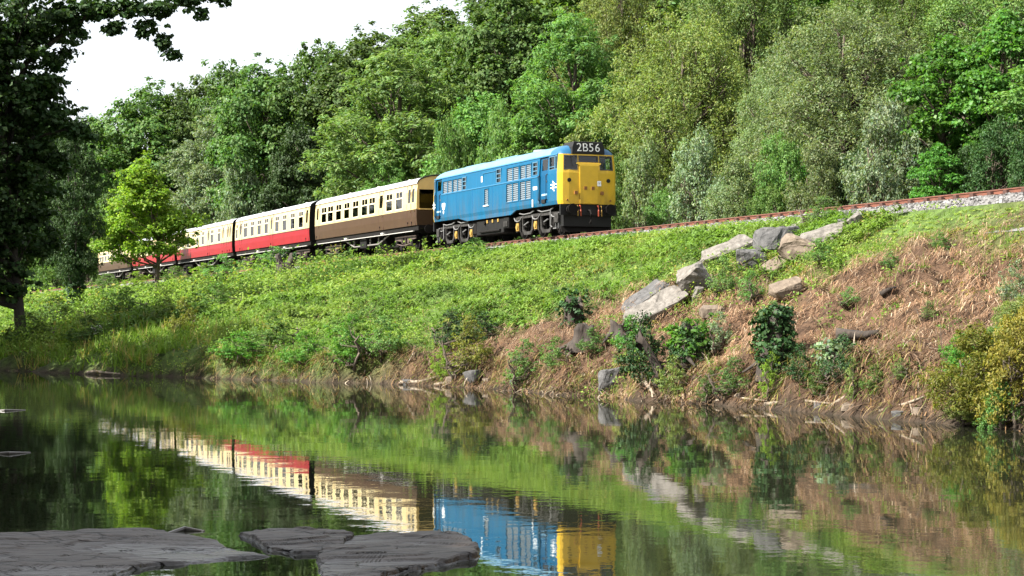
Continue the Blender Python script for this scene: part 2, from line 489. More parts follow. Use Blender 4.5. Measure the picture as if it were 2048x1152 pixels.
frame_grey = mat('bogie_grey', (0.05, 0.048, 0.046), 0.7, spec=0.2, color2=(0.012, 0.011, 0.010), nscale=5)
box_grey = mat('tank_grey', (0.014, 0.0135, 0.013), 0.8, spec=0.15, color2=(0.007, 0.007, 0.007), nscale=4)
grime(yellow, 1.25, 2.3, (0.12, 0.075, 0.03), 0.45)
white = mat('white_paint', (0.82, 0.82, 0.80), 0.5)
slatm = mat('grille_slat_sunlit', (0.13, 0.17, 0.20), 0.45, noise=0.3, nscale=3)  # blue slats coloured pale, as if catching the sun
axle_y = mat('axlebox_yellow', (0.34, 0.21, 0.04), 0.6, noise=0.4, nscale=8)
redp = mat('hose_red', (0.25, 0.045, 0.02), 0.5)
cream = mat('coach_cream', (0.48, 0.385, 0.19), 0.38, color2=(0.44, 0.35, 0.17), nscale=1.3, coat=0.1)
tan = mat('coach_end_shaded_cream', (0.70, 0.46, 0.16), 0.5, noise=0.15, nscale=2)  # cream end, its shaded tan look put into the colour
choc = mat('coach_brown', (0.056, 0.032, 0.017), 0.5, color2=(0.045, 0.025, 0.014), nscale=1.5, spec=0.2)
red = mat('coach_crimson', (0.22, 0.008, 0.014), 0.45, color2=(0.185, 0.007, 0.011), nscale=1.3, spec=0.25)
roof_pale = mat('coach_roof_pale', (0.40, 0.42, 0.455), 0.6, color2=(0.31, 0.325, 0.36), nscale=0.8)
seatm = mat('seat_moquette', (0.16, 0.04, 0.03), 0.9)
woodm = mat('varnished_wood', (0.27, 0.11, 0.045), 0.5)
inner = mat('interior_cream', (0.50, 0.42, 0.28), 0.7)
glass = glass_mat('window_glass', (0.50, 0.56, 0.54))
cabglass = glass_mat('cab_glass', (0.62, 0.68, 0.70))

def prof_y(prof, z):
    return float(np.interp(z, [q[0] for q in prof], [q[1] for q in prof]))

def side_wall(prof, x0, x1, z0, z1, holes, sgn, depth=0.07):
    """a vehicle side as a sheet with real openings and reveals; sgn -1 = river side"""
    xs = sorted({x0, x1} | {h[0] for h in holes} | {h[1] for h in holes})
    zs = sorted({z0, z1} | {q[0] for q in prof if z0 < q[0] < z1} | {h[2] for h in holes if z0 < h[2] < z1} | {h[3] for h in holes if z0 < h[3] < z1})
    m = MB(); ind = {}
    def vid(i, k):
        if (i, k) not in ind:
            ind[(i, k)] = len(m.v); m.v.append((xs[i], sgn*prof_y(prof, zs[k]), zs[k]))
        return ind[(i, k)]
    for i in range(len(xs)-1):
        for k in range(len(zs)-1):
            cx = (xs[i]+xs[i+1])/2; cz = (zs[k]+zs[k+1])/2
            if any(h[0] < cx < h[1] and h[2] < cz < h[3] for h in holes): continue
            q = (vid(i,k), vid(i+1,k), vid(i+1,k+1), vid(i,k+1))
            m.f.append(q if sgn < 0 else q[::-1])
    for a_, b_, c_, d_ in holes:
        c2 = max(c_, z0); d2 = min(d_, z1)
        if c2 >= d2: continue
        yc = prof_y(prof, c2); yd = prof_y(prof, d2)
        for (xa, za, xb, zb) in ((a_,c2,b_,c2),(b_,c2,b_,d2),(b_,d2,a_,d2),(a_,d2,a_,c2)):
            if za == zb and (abs(za - z0) < 1e-6 or abs(za - z1) < 1e-6) and (za != c_ and za != d_): continue
            ya = prof_y(prof, za); yb = prof_y(prof, zb)
            q = [(xa, sgn*ya, za), (xb, sgn*yb, zb), (xb, sgn*(yb-depth), zb), (xa, sgn*(ya-depth), za)]
            m.add(q, [(0,1,2,3) if sgn > 0 else (3,2,1,0)])
    return m

def roof_loft(sections):
    """sections: list of (x, [(y,z)...])"""
    m = MB(); n = len(sections[0][1])
    for x, pr in sections:
        m.v += [(x, y, z) for y, z in pr]
    for i in range(len(sections)-1):
        for j in range(n-1):
            q = i*n + j
            m.f.append((q, q+1, q+n+1, q+n))
    return m

def arc(yw, z0, rise, n=13, pw=2.1):
    out = []
    for k in range(n):
        t = -1 + 2*k/(n-1)
        out.append((yw*math.sin(t*math.pi/2), z0 + rise*math.cos(t*math.pi/2)**(2/pw)))
    return out

def wheel_mesh(r, w=0.13):
    m = MB()
    ring = [(r+0.03, -w/2), (r+0.03, -w/2+0.03), (r, -w/2+0.035), (r-0.005, w/2), (r-0.07, w/2), (r-0.09, 0.03), (0.16, 0.02), (0.1, 0.07), (0.0, 0.07)]
    n = 24
    for sgn in (1,):
        base = len(m.v)
        for rr, y in ring:
            for k in range(n):
                t = 2*math.pi*k/n
                m.v.append((rr*math.cos(t), -y, rr*math.sin(t)))
        for i in range(len(ring)-1):
            for k in range(n):
                k2 = (k+1) % n
                m.f.append((base+i*n+k, base+i*n+k2, base+(i+1)*n+k2, base+(i+1)*n+k))
        m.f.append(tuple(base+k for k in range(n)))
    return m.mesh('wheel', soot)
W_BIG, W_SMALL, W_COACH = wheel_mesh(0.545), wheel_mesh(0.50), wheel_mesh(0.455)
def wheelset(parent, x, me_, r):
    for sg in (-1, 1):
        o = link('wheel', me_, parent, (x, sg*0.755, r), (0, 0, 0 if sg < 0 else math.pi))
    MB().cyl((x, -0.7, r), (x, 0.7, r), 0.08).build('axle', soot, parent)

def copy_tree(o, parent=None):
    c = o.copy(); COL.objects.link(c)
    c.parent = parent
    for ch in list(o.children): copy_tree(ch, c)
    return c

# ------------------------------------------------------------------ locomotive
def locomotive():
    root = empty('diesel_locomotive', (float(O[0]), float(O[1]), RAIL_Z), RZ,
                 'blue diesel locomotive with yellow front and headcode 2B56 pulling the coaches', 'locomotive')
    prof = [(1.28, 1.30), (1.44, 1.335), (2.6, 1.335), (3.38, 1.285)]
    LEN = 16.5
    grilles = [(4.70,6.16,2.61,3.21,2,7),(3.22,4.51,2.61,3.21,2,7),(4.70,6.16,1.68,2.50,2,9),(3.22,4.51,1.68,2.50,2,9),
               (13.51,14.88,2.61,3.21,2,7),(12.09,13.42,2.61,3.21,2,7),(8.46,8.98,1.72,2.46,1,8)]
    bodywin = [(2.50,3.02,2.66,3.22),(6.90,7.45,2.65,3.26),(11.52,12.0,2.62,3.21)]
    cabwin = [(0.60,1.17,2.77,3.31),(0.33,0.50,2.77,3.31),(15.30,15.72,2.77,3.31),(15.80,16.1,2.77,3.31)]
    doors = [(1.30,2.28,1.39,3.35),(14.98,15.2,1.39,3.35)]
    doors = [(1.30,2.28,1.39,3.35),(15.12,15.98,1.39,3.35)]
    cabwin = [(0.60,1.17,2.77,3.31),(0.33,0.50,2.77,3.31),(16.03,16.14,2.77,3.31)]
    holes_s = [g[:4] for g in grilles] + bodywin + cabwin + doors
    H = [(-b, -a, c, d) for a, b, c, d in holes_s]
    wall = side_wall(prof, -LEN+0.30, -0.30, 1.28, 3.38, H, -1)
    wall.build('side_panel', blue, root, 'rail blue panelled side facing the river')
    farH = [h for h in H if h[2] > 2.5 and (h[0] > -1.3 or h[1] < -16)] + [(-2.1, -1.5, 2.77, 3.31)]
    side_wall(prof, -LEN+0.30, -0.30, 1.28, 3.38, farH, 1).build('side_panel', blue, root)
    # skirt between the bogies, stepped at both ends
    MB().prism([(-5.05,1.279),(-5.7,1.10),(-11.4,1.10),(-12.6,1.279)], -1.315, -1.24).build('skirt', blue, root)
    MB().prism([(-5.05,1.279),(-5.7,1.10),(-11.4,1.10),(-12.6,1.279)], 1.24, 1.315).build('skirt', blue, root)
    w = MB()
    w.bb(-15.0, -2.42, -1.356, -1.325, 2.555, 2.60)
    w.build('waist_moulding', mat('moulding_blue', (0.02, 0.13, 0.25), 0.4), root)
    MB().bb(-LEN+0.3, -0.3, -1.312, -1.27, 3.375, 3.42).build('cant_gutter', mat('gutter_blue', (0.03, 0.16, 0.33), 0.4), root)
    # grilles with single slats
    cache = {}
    for a_, b_, c_, d_, nc, ns in grilles:
        g = MB()
        g.bb(-b_, -a_, -1.22, -1.20, c_, d_)
        t = 0.035
        yo, yi = -1.352, -1.262
        if c_ > 2.5: yo += 0.02; yi += 0.02
        g.bb(-b_-t, -b_+0.02, yo, yi, c_-t, d_+t); g.bb(-a_-0.02, -a_+t, yo, yi, c_-t, d_+t)
        g.bb(-b_+0.02, -a_-0.02, yo, yi, d_-0.01, d_+t); g.bb(-b_+0.02, -a_-0.02, yo, yi, c_-t, c_+0.01)
        if nc == 2:
            mx = -(a_+b_)/2; g.bb(mx-0.045, mx+0.045, yo+0.012, yi, c_+0.01, d_-0.01)
        fr = g.build('grille', blue, root)
        MB().bb(-b_+0.021, -a_-0.021, -1.225, -1.222, c_+0.01, d_-0.01).build('grille_backing', black, fr)
        cw = (b_-a_)/nc - (0.075 if nc == 2 else 0.05)
        key = (round(cw, 2), ns)
        for c in range(nc):
            cx = -(a_ + (b_-a_)*(c+0.5)/nc)
            for k in range(ns):
                z = c_ + (d_-c_)*(k+0.5)/ns
                if key not in cache:
                    cache[key] = MB().box((0,0,0), (cw, 0.012, 0.078), Matrix.Rotation(R(-26), 3, 'X')).mesh('slat', slatm)
                link('slat', cache[key], fr, (cx, yo+0.045, z))
    for a_, b_, c_, d_ in bodywin:
        g = MB(); yo, yi = -1.33, -1.26
        g.bb(-b_-0.03, -b_+0.03, yo, yi, c_-0.03, d_+0.03); g.bb(-a_-0.03, -a_+0.03, yo, yi, c_-0.03, d_+0.03)
        for q in range(4):
            z = c_ + (d_-c_)*q/3
            g.bb(-b_+0.03, -a_-0.03, yo, yi, z-0.022, z+0.022)
        f = g.build('window', mat('window_trim', (0.05, 0.13, 0.20), 0.4), root)
        MB().bb(-b_+0.03, -a_-0.03, -1.285, -1.278, c_+0.02, d_-0.02).build('pane', cabglass, f)
    # cab doors, recessed
    dprof = [(1.3, 1.268), (1.44, 1.285), (2.6, 1.285), (3.38, 1.235)]
    for a_, b_, c_, d_ in doors:
        wnd = (-(a_+b_)/2-0.30, -(a_+b_)/2+0.32, 2.80, 3.28)
        d = side_wall(dprof, -b_+0.01, -a_-0.01, c_+0.01, d_-0.01, [wnd], -1, 0.04).build('cab_door', mat('door_blue', (0.001, 0.055, 0.128), 0.45, spec=0.2), root)
        MB().bb(wnd[0], wnd[1], -1.245, -1.24, wnd[2], wnd[3]).build('pane', cabglass, d)
        for xx in (-b_+0.05, -a_-0.05):
            r_ = MB(); r_.tube([(xx, -1.335, 1.5),(xx, -1.40, 1.56),(xx, -1.40, 2.55),(xx, -1.335, 2.62)], 0.022, 6)
            r_.build('handrail', black, root)
        st = MB(); mx = -(a_+b_)/2
        st.bb(mx-0.2, mx+0.2, -1.36, -1.29, 1.40, 1.56)
        st.build('step_recess', black, root)
        hb = MB(); hb.bb(mx-0.3, mx+0.3, -1.30, -1.285, 1.72, 1.80)
        hb.build('kick_strip', mat('strip_pale', (0.25, 0.42, 0.55), 0.4), d)
        MB().bb(mx+0.2, mx+0.28, -1.31, -1.284, 2.28, 2.36).build('door_handle', steel, d)
    for a_, b_, c_, d_ in cabwin:
        g = MB(); yo, yi = -1.325, -1.25; t = 0.03
        g.bb(-b_-t, -b_+0.012, yo, yi, c_-t, d_+t); g.bb(-a_-0.012, -a_+t, yo, yi, c_-t, d_+t)
        g.bb(-b_+0.012, -a_-0.012, yo, yi, d_-0.012, d_+t); g.bb(-b_+0.012, -a_-0.012, yo, yi, c_-t, c_+0.012)
        if b_ - a_ > 0.4: g.bb(-b_+0.012, -a_-0.012, yo, yi, c_+0.10, c_+0.13)
        f = g.build('cab_window', mat('window_trim', (0.05, 0.13, 0.20), 0.4), root)
        MB().bb(-b_+0.012, -a_-0.012, -1.275, -1.268, c_+0.012, d_-0.012).build('pane', cabglass, f)
    # roof
    def sec(x, k, yw=1.285, r=0.50):
        return (x, [(y*1.0, 3.40 + (z-3.40)*k) for y, z in arc(yw, 3.40, r)])
    roof_loft([sec(-15.4, 1), sec(-12, 1), sec(-8, 1), sec(-4, 1), sec(-1.15, 1)]).build('roof', blue_roof, root, smooth=True)
    dome = [sec(-1.15, 1.0), sec(-0.9, 0.99), sec(-0.65, 0.95), sec(-0.42, 0.82, 1.27), sec(-0.24, 0.5, 1.22), (-0.14, [(y*0.88, 3.395 + 0*z) for y, z in arc(1.285, 3.4, 0.5)])]
    roof_loft(dome).build('cab_roof', blue_cab, root, smooth=True)
    dome2 = [(-LEN - x, pr) for x, pr in dome][::-1]
    roof_loft(dome2).build('cab_roof', blue_roof, root, smooth=True)
    rf = MB()
    rf.bb(-9.6, -6.9, -0.55, 0.55, 3.84, 3.905); rf.bb(-13.9, -11.2, -0.5, 0.5, 3.84, 3.90)
    rf.build('roof_hatch', blue_roof, root, bevel=0.03)
    fan = MB(); fan.cyl((-4.6, 0, 3.85), (-4.6, 0, 3.93), 0.62, 24)
    fan.build('radiator_fan_cowl', mat('cowl_grey', (0.2, 0.24, 0.27), 0.6), root)
    # ends
    wins = [(-1.13,-0.53,2.74,3.33), (-0.45,0.45,3.06,3.33), (0.53,1.13,2.74,3.33)]
    def end(flip):
        ys = sorted({-1.335,-1.318,-1.27,-1.17,-0.9,-0.7,0,0.7,0.9,1.17,1.27,1.318,1.335} | {w_[0] for w_ in wins} | {w_[1] for w_ in wins})
        zs = [1.28,1.44,2.0,2.6,2.74,3.06,3.33,3.395]
        def xf(y, z):
            ay = abs(y)
            x = float(np.interp(ay, [0, 0.9, 1.17, 1.27, 1.318, 1.335], [0, -0.02, -0.05, -0.11, -0.2, -0.31]))
            return x - max(0, z-2.6)*0.10
        def yf(y, z):
            return y * prof_y(prof, z)/1.335
        def P(y, z):
            x = xf(y, z)
            return (x, yf(y, z), z) if not flip else (-LEN - x, -yf(y, z), z)
        m = MB()
        for i in range(len(ys)-1):
            for k in range(len(zs)-1):
                cy = (ys[i]+ys[i+1])/2; cz = (zs[k]+zs[k+1])/2
                if any(w_[0] < cy < w_[1] and w_[2] < cz < w_[3] for w_ in wins): continue
                m.add([P(ys[i],zs[k]), P(ys[i+1],zs[k]), P(ys[i+1],zs[k+1]), P(ys[i],zs[k+1])], [(0,1,2,3)])
        o = m.build('cab_front', yellow, root, 'warning yellow cab front' if not flip else None, smooth=False)
        for w_ in wins:
            q = [P(w_[0],w_[2]), P(w_[1],w_[2]), P(w_[1],w_[3]), P(w_[0],w_[3])]
            sx = -0.05 if not flip else 0.05
            f = MB()
            qv = [Vector(p_) for p_ in q]
            out = Vector((0.012 if not flip else -0.012, 0, 0))
            c = sum(qv, Vector())/4
            inn = [p_ + (c-p_).normalized()*0.055 for p_ in qv]; ou = [p_ + (p_-c).normalized()*0.02 for p_ in qv]
            for i in range(4):
                j = (i+1) % 4
                f.add([ou[i]+out, ou[j]+out, inn[j]+out, inn[i]+out, inn[j]+Vector((sx,0,0)), inn[i]+Vector((sx,0,0)), ou[i], ou[j]], [(0,1,2,3), (3,2,4,5), (6,7,1,0)])
            fr = f.build('windscreen', mat('windscreen_rubber', (0.035, 0.035, 0.035), 0.6), root)
            MB().add([p_+Vector((sx*0.4,0,0)) for p_ in inn], [(0,1,2,3)]).build('pane', cabglass, fr)
            if w_[1]-w_[0] < 0.7:
                wp_ = MB(); a1 = (qv[2]+qv[3])/2 + out*1.5; a2 = (qv[0]*0.35+qv[1]*0.65)*0.75 + (qv[2]*0.65+qv[3]*0.35)*0.25 + out*2
                wp_.tube([a1, a2], 0.012, 6); wp_.build('wiper', black, fr)
        return o, P
    front, P = end(False)
    end(True)
    # front fittings
    def fx(y, z): return P(y, z)[0]
    pn = MB()
    pn.prism([(-0.43, 1.30), (0.43, 1.30), (0.43, 2.9), (0.56, 2.98), (0.56, 3.02), (-0.56, 3.02), (-0.56, 2.98), (-0.43, 2.9)], 0, 0.03)
    pn.v = [(0.018 - (max(0, z-2.6)*0.10) + 0.03 - y, x, z) for x, y, z in pn.v]
    pn.build('nose_panel', yellow, root, bevel=0.008)
    for y in (-0.9, 0.9):
        l = MB(); x = fx(y, 2.29); l.cyl((x-0.03, y, 2.29), (x+0.035, y, 2.29), 0.085, 16)
        l.build('marker_light', black, root)
    for y, z in ((-0.60,1.76),(-0.17,1.96),(0.17,1.96),(0.60,1.76)):
        x = fx(y, z)
        k = MB(); k.bb(x+0.0, x+0.06, y-0.07, y+0.07, z-0.07, z+0.07)
        k.build('lamp_bracket', mat('bracket_brown', (0.22, 0.09, 0.02), 0.6), root)
    bd = MB(); x = 0.055; bd.add([(x, 0.36, 2.05),(x, 0.54, 2.05),(x, 0.54, 2.27),(x, 0.36, 2.27)], [(0,1,2,3)])
    bdo = bd.build('badge', white, root)
    MB().bb(x+0.004, x+0.008, 0.41, 0.43, 2.14, 2.24).bb(x+0.004, x+0.008, 0.47, 0.49, 2.14, 2.24).bb(x+0.004, x+0.008, 0.43, 0.47, 2.14, 2.165).build('badge_mark', mat('badge_grey', (0.3, 0.33, 0.4), 0.5), bdo)
    for y, z in ((-0.98,1.45),(1.0,1.45)):
        x = fx(y, z); MB().cyl((x-0.02, y, z), (x+0.03, y, z), 0.04, 10).build('rivet_plate', mat('bracket_brown', (0.22, 0.09, 0.02), 0.6), root)
    # headcode box
    hb = MB()
    pr = [(-0.76, 3.405), (0.76, 3.405), (0.74, 3.70), (0.66, 3.93), (-0.66, 3.93), (-0.74, 3.70)]
    hb.prism(pr, 0, 1.05); hb.v = [(-0.05 - y - max(0, z-3.4)*0.04, x, z) for x, y, z in hb.v]
    hbo = hb.build('headcode_box', black, root, 'black headcode box reading 2B56', bevel=0.025)
    for ch, y in zip('2B56', (-0.42, -0.145, 0.135, 0.42)):
        cu = bpy.data.curves.new('headcode_character', 'FONT'); cu.body = ch; cu.size = 0.50; cu.extrude = 0.004; cu.align_x = 'CENTER'; cu.offset = -0.003
        cu.materials.append(white)
        tmp = link('headcode_character', cu)
        me_ = bpy.data.meshes.new_from_object(tmp.evaluated_get(bpy.context.evaluated_depsgraph_get()))
        bpy.data.objects.remove(tmp)
        link('headcode_character', me_, hbo, (-0.054, y, 3.515), (R(90), 0, R(90)))
    # double-arrow emblems, number panel, crest
    def strip(m, a_, b_, w_):
        a_ = Vector(a_); b_ = Vector(b_); d = (b_-a_).normalized(); n_ = Vector((-d.y, d.x))*w_/2
        return [a_-n_, b_-n_, b_+n_, a_+n_]
    for cx, hw in ((-0.68, 0.33), (-16.16, 0.2)):
        m = MB(); yy = -1.3385
        S4 = [((-1, 0.24), (1, 0.24), 0.15), ((-1, -0.24), (1, -0.24), 0.15), ((-0.3, 0.72), (0.45, 0.24), 0.19), ((0.45, 0.24), (-0.45, -0.24), 0.19), ((-0.45, -0.24), (0.3, -0.72), 0.19)]
        for q, (a_, b_, w_) in enumerate(S4):
            pts_ = strip(m, a_, b_, w_)
            m.add([(cx + p_.x*hw, yy - q*0.0006, 2.06 + p_.y*0.29) for p_ in pts_], [(0,1,2,3)])
        m.build('double_arrow_emblem', white, root)
    nm = MB(); nm.bb(-2.96, -2.52, -1.341, -1.334, 2.03, 2.17); nm.build('number_panel', white, root)
    c = MB(); c.prism([(-14.95,2.14),(-14.5,2.14),(-14.5,1.98),(-14.6,1.84),(-14.72,1.78),(-14.85,1.84),(-14.95,1.98)], -1.341, -1.334); c.prism([(-14.82,1.74),(-14.64,1.74),(-14.68,1.64),(-14.73,1.60),(-14.78,1.64)], -1.341, -1.334)
    co = c.build('crest', white, root)
    MB().bb(-14.8, -14.65, -1.345, -1.342, 1.90, 2.02).build('crest_mark', blue, co)
    MB().bb(-9.45, -9.28, -1.327, -1.31, 2.82, 3.08).build('white_plate', white, root)
    pl = MB()
    pl.bb(-9.24,-7.55,-1.326,-1.31,3.20,3.225); pl.bb(-9.24,-9.215,-1.33,-1.31,2.62,3.20); pl.bb(-7.575,-7.55,-1.33,-1.31,2.62,3.20)
    pl.build('access_panel_rim', mat('moulding_blue', (0.02, 0.13, 0.25), 0.4), root)
    MB().bb(-9.06, -8.38, -1.38, -1.33, 1.66, 1.70).build('drip_sill', white, root)
    MB().cyl((-2.95, -1.36, 1.30), (-2.95, -1.36, 1.62), 0.035, 8).build('filler_pipe', white, root)
    # panel joints
    for s in (7.9, 10.6, 12.9, 14.2):
        MB().bb(-s-0.008, -s+0.008, -1.340, -1.33, 1.46, 2.54).build('panel_joint', mat('joint_blue', (0.004, 0.08, 0.24), 0.5), root)
    # interior: floors, bulkheads, desk
    it = MB(); it.bb(-16.3, -0.3, -1.2, 1.2, 1.27, 1.33)
    it.build('floor_plate', soot, root)
    for s in (2.35, 14.95):
        MB().bb(-s-0.03, -s+0.03, -1.24, 1.24, 1.34, 3.36).build('bulkhead', mat('bulkhead_tan', (0.30, 0.17, 0.09), 0.7), root)
    MB().bb(-0.85, -0.12, -1.15, 1.15, 1.9, 2.66).build('control_desk', mat('desk_grey', (0.10, 0.11, 0.12), 0.6), root, bevel=0.05)
    for y in (-0.72, 0.72):
        MB().bb(-1.6, -1.15, y-0.25, y+0.25, 1.75, 1.87).bb(-1.68, -1.58, y-0.25, y+0.25, 1.87, 2.55).build('cab_seat', seatm, root, bevel=0.03)
    # buffer beam and fittings
    for sg, x0 in ((1, -0.05), (-1, -LEN+0.05)):
        b = MB(); b.bb(x0-0.12*sg, x0, -1.28, 1.28, 0.82, 1.275)
        b.bb(x0-0.5*sg, x0-0.1*sg, -1.1, 1.1, 0.35, 0.85)
        b.build('buffer_beam', black, root)
        for y in (-0.865, 0.865):
            q = MB(); q.cyl((x0, y, 1.055), (x0+0.36*sg, y, 1.055), 0.11, 14); q.cyl((x0+0.02*sg, y, 1.055), (x0+0.12*sg, y, 1.055), 0.17, 14); q.cyl((x0+0.36*sg, y, 1.055), (x0+0.40*sg, y, 1.055), 0.225, 20)
            q.build('buffer', soot, root)
        q = MB(); q.tube([(x0, 0, 1.03), (x0+0.22*sg, 0, 1.0), (x0+0.30*sg, 0, 0.85), (x0+0.25*sg, 0, 0.55), (x0+0.18*sg, 0, 0.48)], 0.045, 8)
        q.build('coupling', soot, root)
        for y, c_ in ((-0.42, redp), (0.40, redp), (0.54, axle_y), (-0.55, axle_y)):
            q = MB(); q.tube([(x0, y, 1.22), (x0+0.13*sg, y, 1.2), (x0+0.16*sg, y, 1.0), (x0+0.1*sg, y+0.03, 0.78)], 0.035 if c_ is redp else 0.025, 8)
            q.build('air_hose', c_, root)
        pl_ = MB(); pl_.prism([(x0-0.25*sg, 0.35), (x0-0.18*sg, 0.12), (x0-0.22*sg, 0.12), (x0-0.35*sg, 0.35)], -1.15, 1.15)
        pl_.build('guard_plate', soot, root)
    # under-floor tanks
    t = MB(); t.bb(-10.4, -6.9, -1.2, 1.2, 0.36, 1.05); t.build('fuel_tank', box_grey, root, bevel=0.04)
    MB().bb(-6.85, -6.2, -1.22, 1.22, 0.55, 1.06).build('battery_box', box_grey, root, bevel=0.03)
    MB().bb(-6.75, -6.25, -1.26, -1.221, 0.62, 0.86).build('battery_lid', frame_grey, root)
    MB().bb(-11.3, -10.55, -1.15, 1.15, 0.45, 1.04).build('tool_box', soot, root, bevel=0.03)
    MB().cyl((-9.8, -1.24, 0.5), (-7.2, -1.24, 0.5), 0.05, 8).cyl((-9.2, -1.22, 0.9), (-9.2, -1.28, 0.9), 0.09, 12).build('pipe_run', soot, root)
    for x in (-8.9, -8.2, -7.5):
        MB().bb(x-0.08, x+0.08, -1.24, -1.2, 0.88, 1.02).build('tank_cap', axle_y, root)
    MB().bb(-1.0, -16, -0.5, 0.5, 0.95, 1.26).build('centre_sill', soot, root)
    # six-wheel bogies with cast frames
    def bogie(cx, mirror):
        q = -1 if mirror else 1
        bg_ = link('bogie', None, root, (cx, 0, 0))
        bg_.empty_display_size = 0.2
        for x, m_, r_ in ((-2.13, W_BIG, 0.545), (0, W_SMALL, 0.50), (2.13, W_BIG, 0.545)):
            for sg in (-1, 1):
                link('wheel', m_, bg_, (x*q, sg*0.755, r_), (0, 0, 0 if sg < 0 else math.pi))
        fm = MB()
        for sg in (-1, 1):
            y0, y1 = sg*1.02, sg*1.10
            # long top bar, gently cranked
            fm.prism([(-2.55,0.86),(-2.55,0.98),(-1.3,1.03),(1.3,1.03),(2.55,0.98),(2.55,0.86),(1.3,0.90),(-1.3,0.90)], min(y0,y1), max(y0,y1))
            # drop-hung cradles between the axles
            for x0_, x1_ in ((-1.72,-0.42),(0.42,1.72)):
                p_ = [(x0_,0.90),(x0_+0.10,0.90),(x0_+0.17,0.40),(x0_+0.32,0.30),(x1_-0.32,0.30),(x1_-0.17,0.40),(x1_-0.10,0.90),(x1_,0.90),(x1_-0.04,0.36),(x1_-0.26,0.16),(x0_+0.26,0.16),(x0_+0.04,0.36)]
                n = len(p_)
                for a_, b_ in ((0,6),):
                    pass
                for (i0,i1,i2,i3) in ((0,1,2,11),(11,2,3,10),(10,3,4,9),(9,4,5,8),(8,5,6,7)):
                    fm.prism([p_[i] for i in (i0,i1,i2,i3)], min(y0,y1)-0.015*sg*0, max(y0,y1)+0.0)
            # horn guides
            for x in (-2.13, 0, 2.13):
                for dx in (-0.24, 0.17):
                    fm.bb(x+dx, x+dx+0.07, y0, y1+0.005*sg, 0.30, 0.90)
        fm.build('bogie_frame', frame_grey, bg_)
        ex = MB()
        for sg in (-1, 1):
            for x in (-2.13, 0, 2.13):
                ex.tube([(x-0.42, sg*1.13, 0.95), (x-0.28, sg*1.14, 0.82), (x, sg*1.14, 0.78), (x+0.28, sg*1.14, 0.82), (x+0.42, sg*1.13, 0.95)], 0.03, 6)
            ex.tube([(-1.9, sg*1.14, 1.12), (-1.4, sg*1.14, 1.06), (-0.6, sg*1.14, 1.08), (-0.2, sg*1.14, 1.17)], 0.028, 6)
            ex.tube([(0.2, sg*1.14, 1.17), (0.7, sg*1.14, 1.07), (1.6, sg*1.14, 1.09), (2.0, sg*1.14, 1.18)], 0.028, 6)
            ex.tube([(1.0, sg*1.16, 0.62), (1.45, sg*1.16, 0.72)], 0.03, 6); ex.tube([(-1.3, sg*1.16, 0.58), (-0.8, sg*1.16, 0.7)], 0.03, 6)
            ex.tube([(1.75*q, sg*1.17, 1.1), (1.75*q, sg*1.17, 0.42), (1.95*q, sg*1.17, 0.36)], 0.03, 6)
        ex.build('brake_rigging', mat('rigging_pale', (0.13, 0.13, 0.13), 0.5), bg_)
        for sg in (-1, 1):
            for x in (-2.13, 0, 2.13):
                a_ = MB(); a_.box((x, sg*1.09, 0.53), (0.30, 0.14, 0.34)); a_.cyl((x, sg*1.1, 0.53), (x, sg*1.2, 0.53), 0.11, 14)
                a_.build('axle_box', soot if x*q > 1 else axle_y, bg_)
                s_ = MB()
                for k in range(5): s_.cyl((x+0.30, sg*1.1, 0.55+k*0.06), (x+0.30, sg*1.1, 0.585+k*0.06), 0.07, 10)
                s_.build('coil_spring', soot, bg_)
            c_ = MB(); c_.bb(q*2.5-0.2, q*2.5+0.2, sg*1.08, sg*1.24, 0.52, 0.92)
            c_.build('sand_box', frame_grey, bg_, bevel=0.02)
            c_ = MB(); c_.bb(q*2.5-0.17, q*2.5+0.17, sg*1.1, sg*1.3, 0.26, 0.30); c_.bb(q*2.5-0.17, q*2.5-0.14, sg*1.15, sg*1.2, 0.30, 0.52); c_.bb(q*2.5+0.14, q*2.5+0.17, sg*1.15, sg*1.2, 0.30, 0.52)
            c_.build('footstep', mat('rigging_pale', (0.13, 0.13, 0.13), 0.5), bg_)
        return bg_
    bogie(-3.15, False); bogie(-13.4, True)
    return root
loco = locomotive()

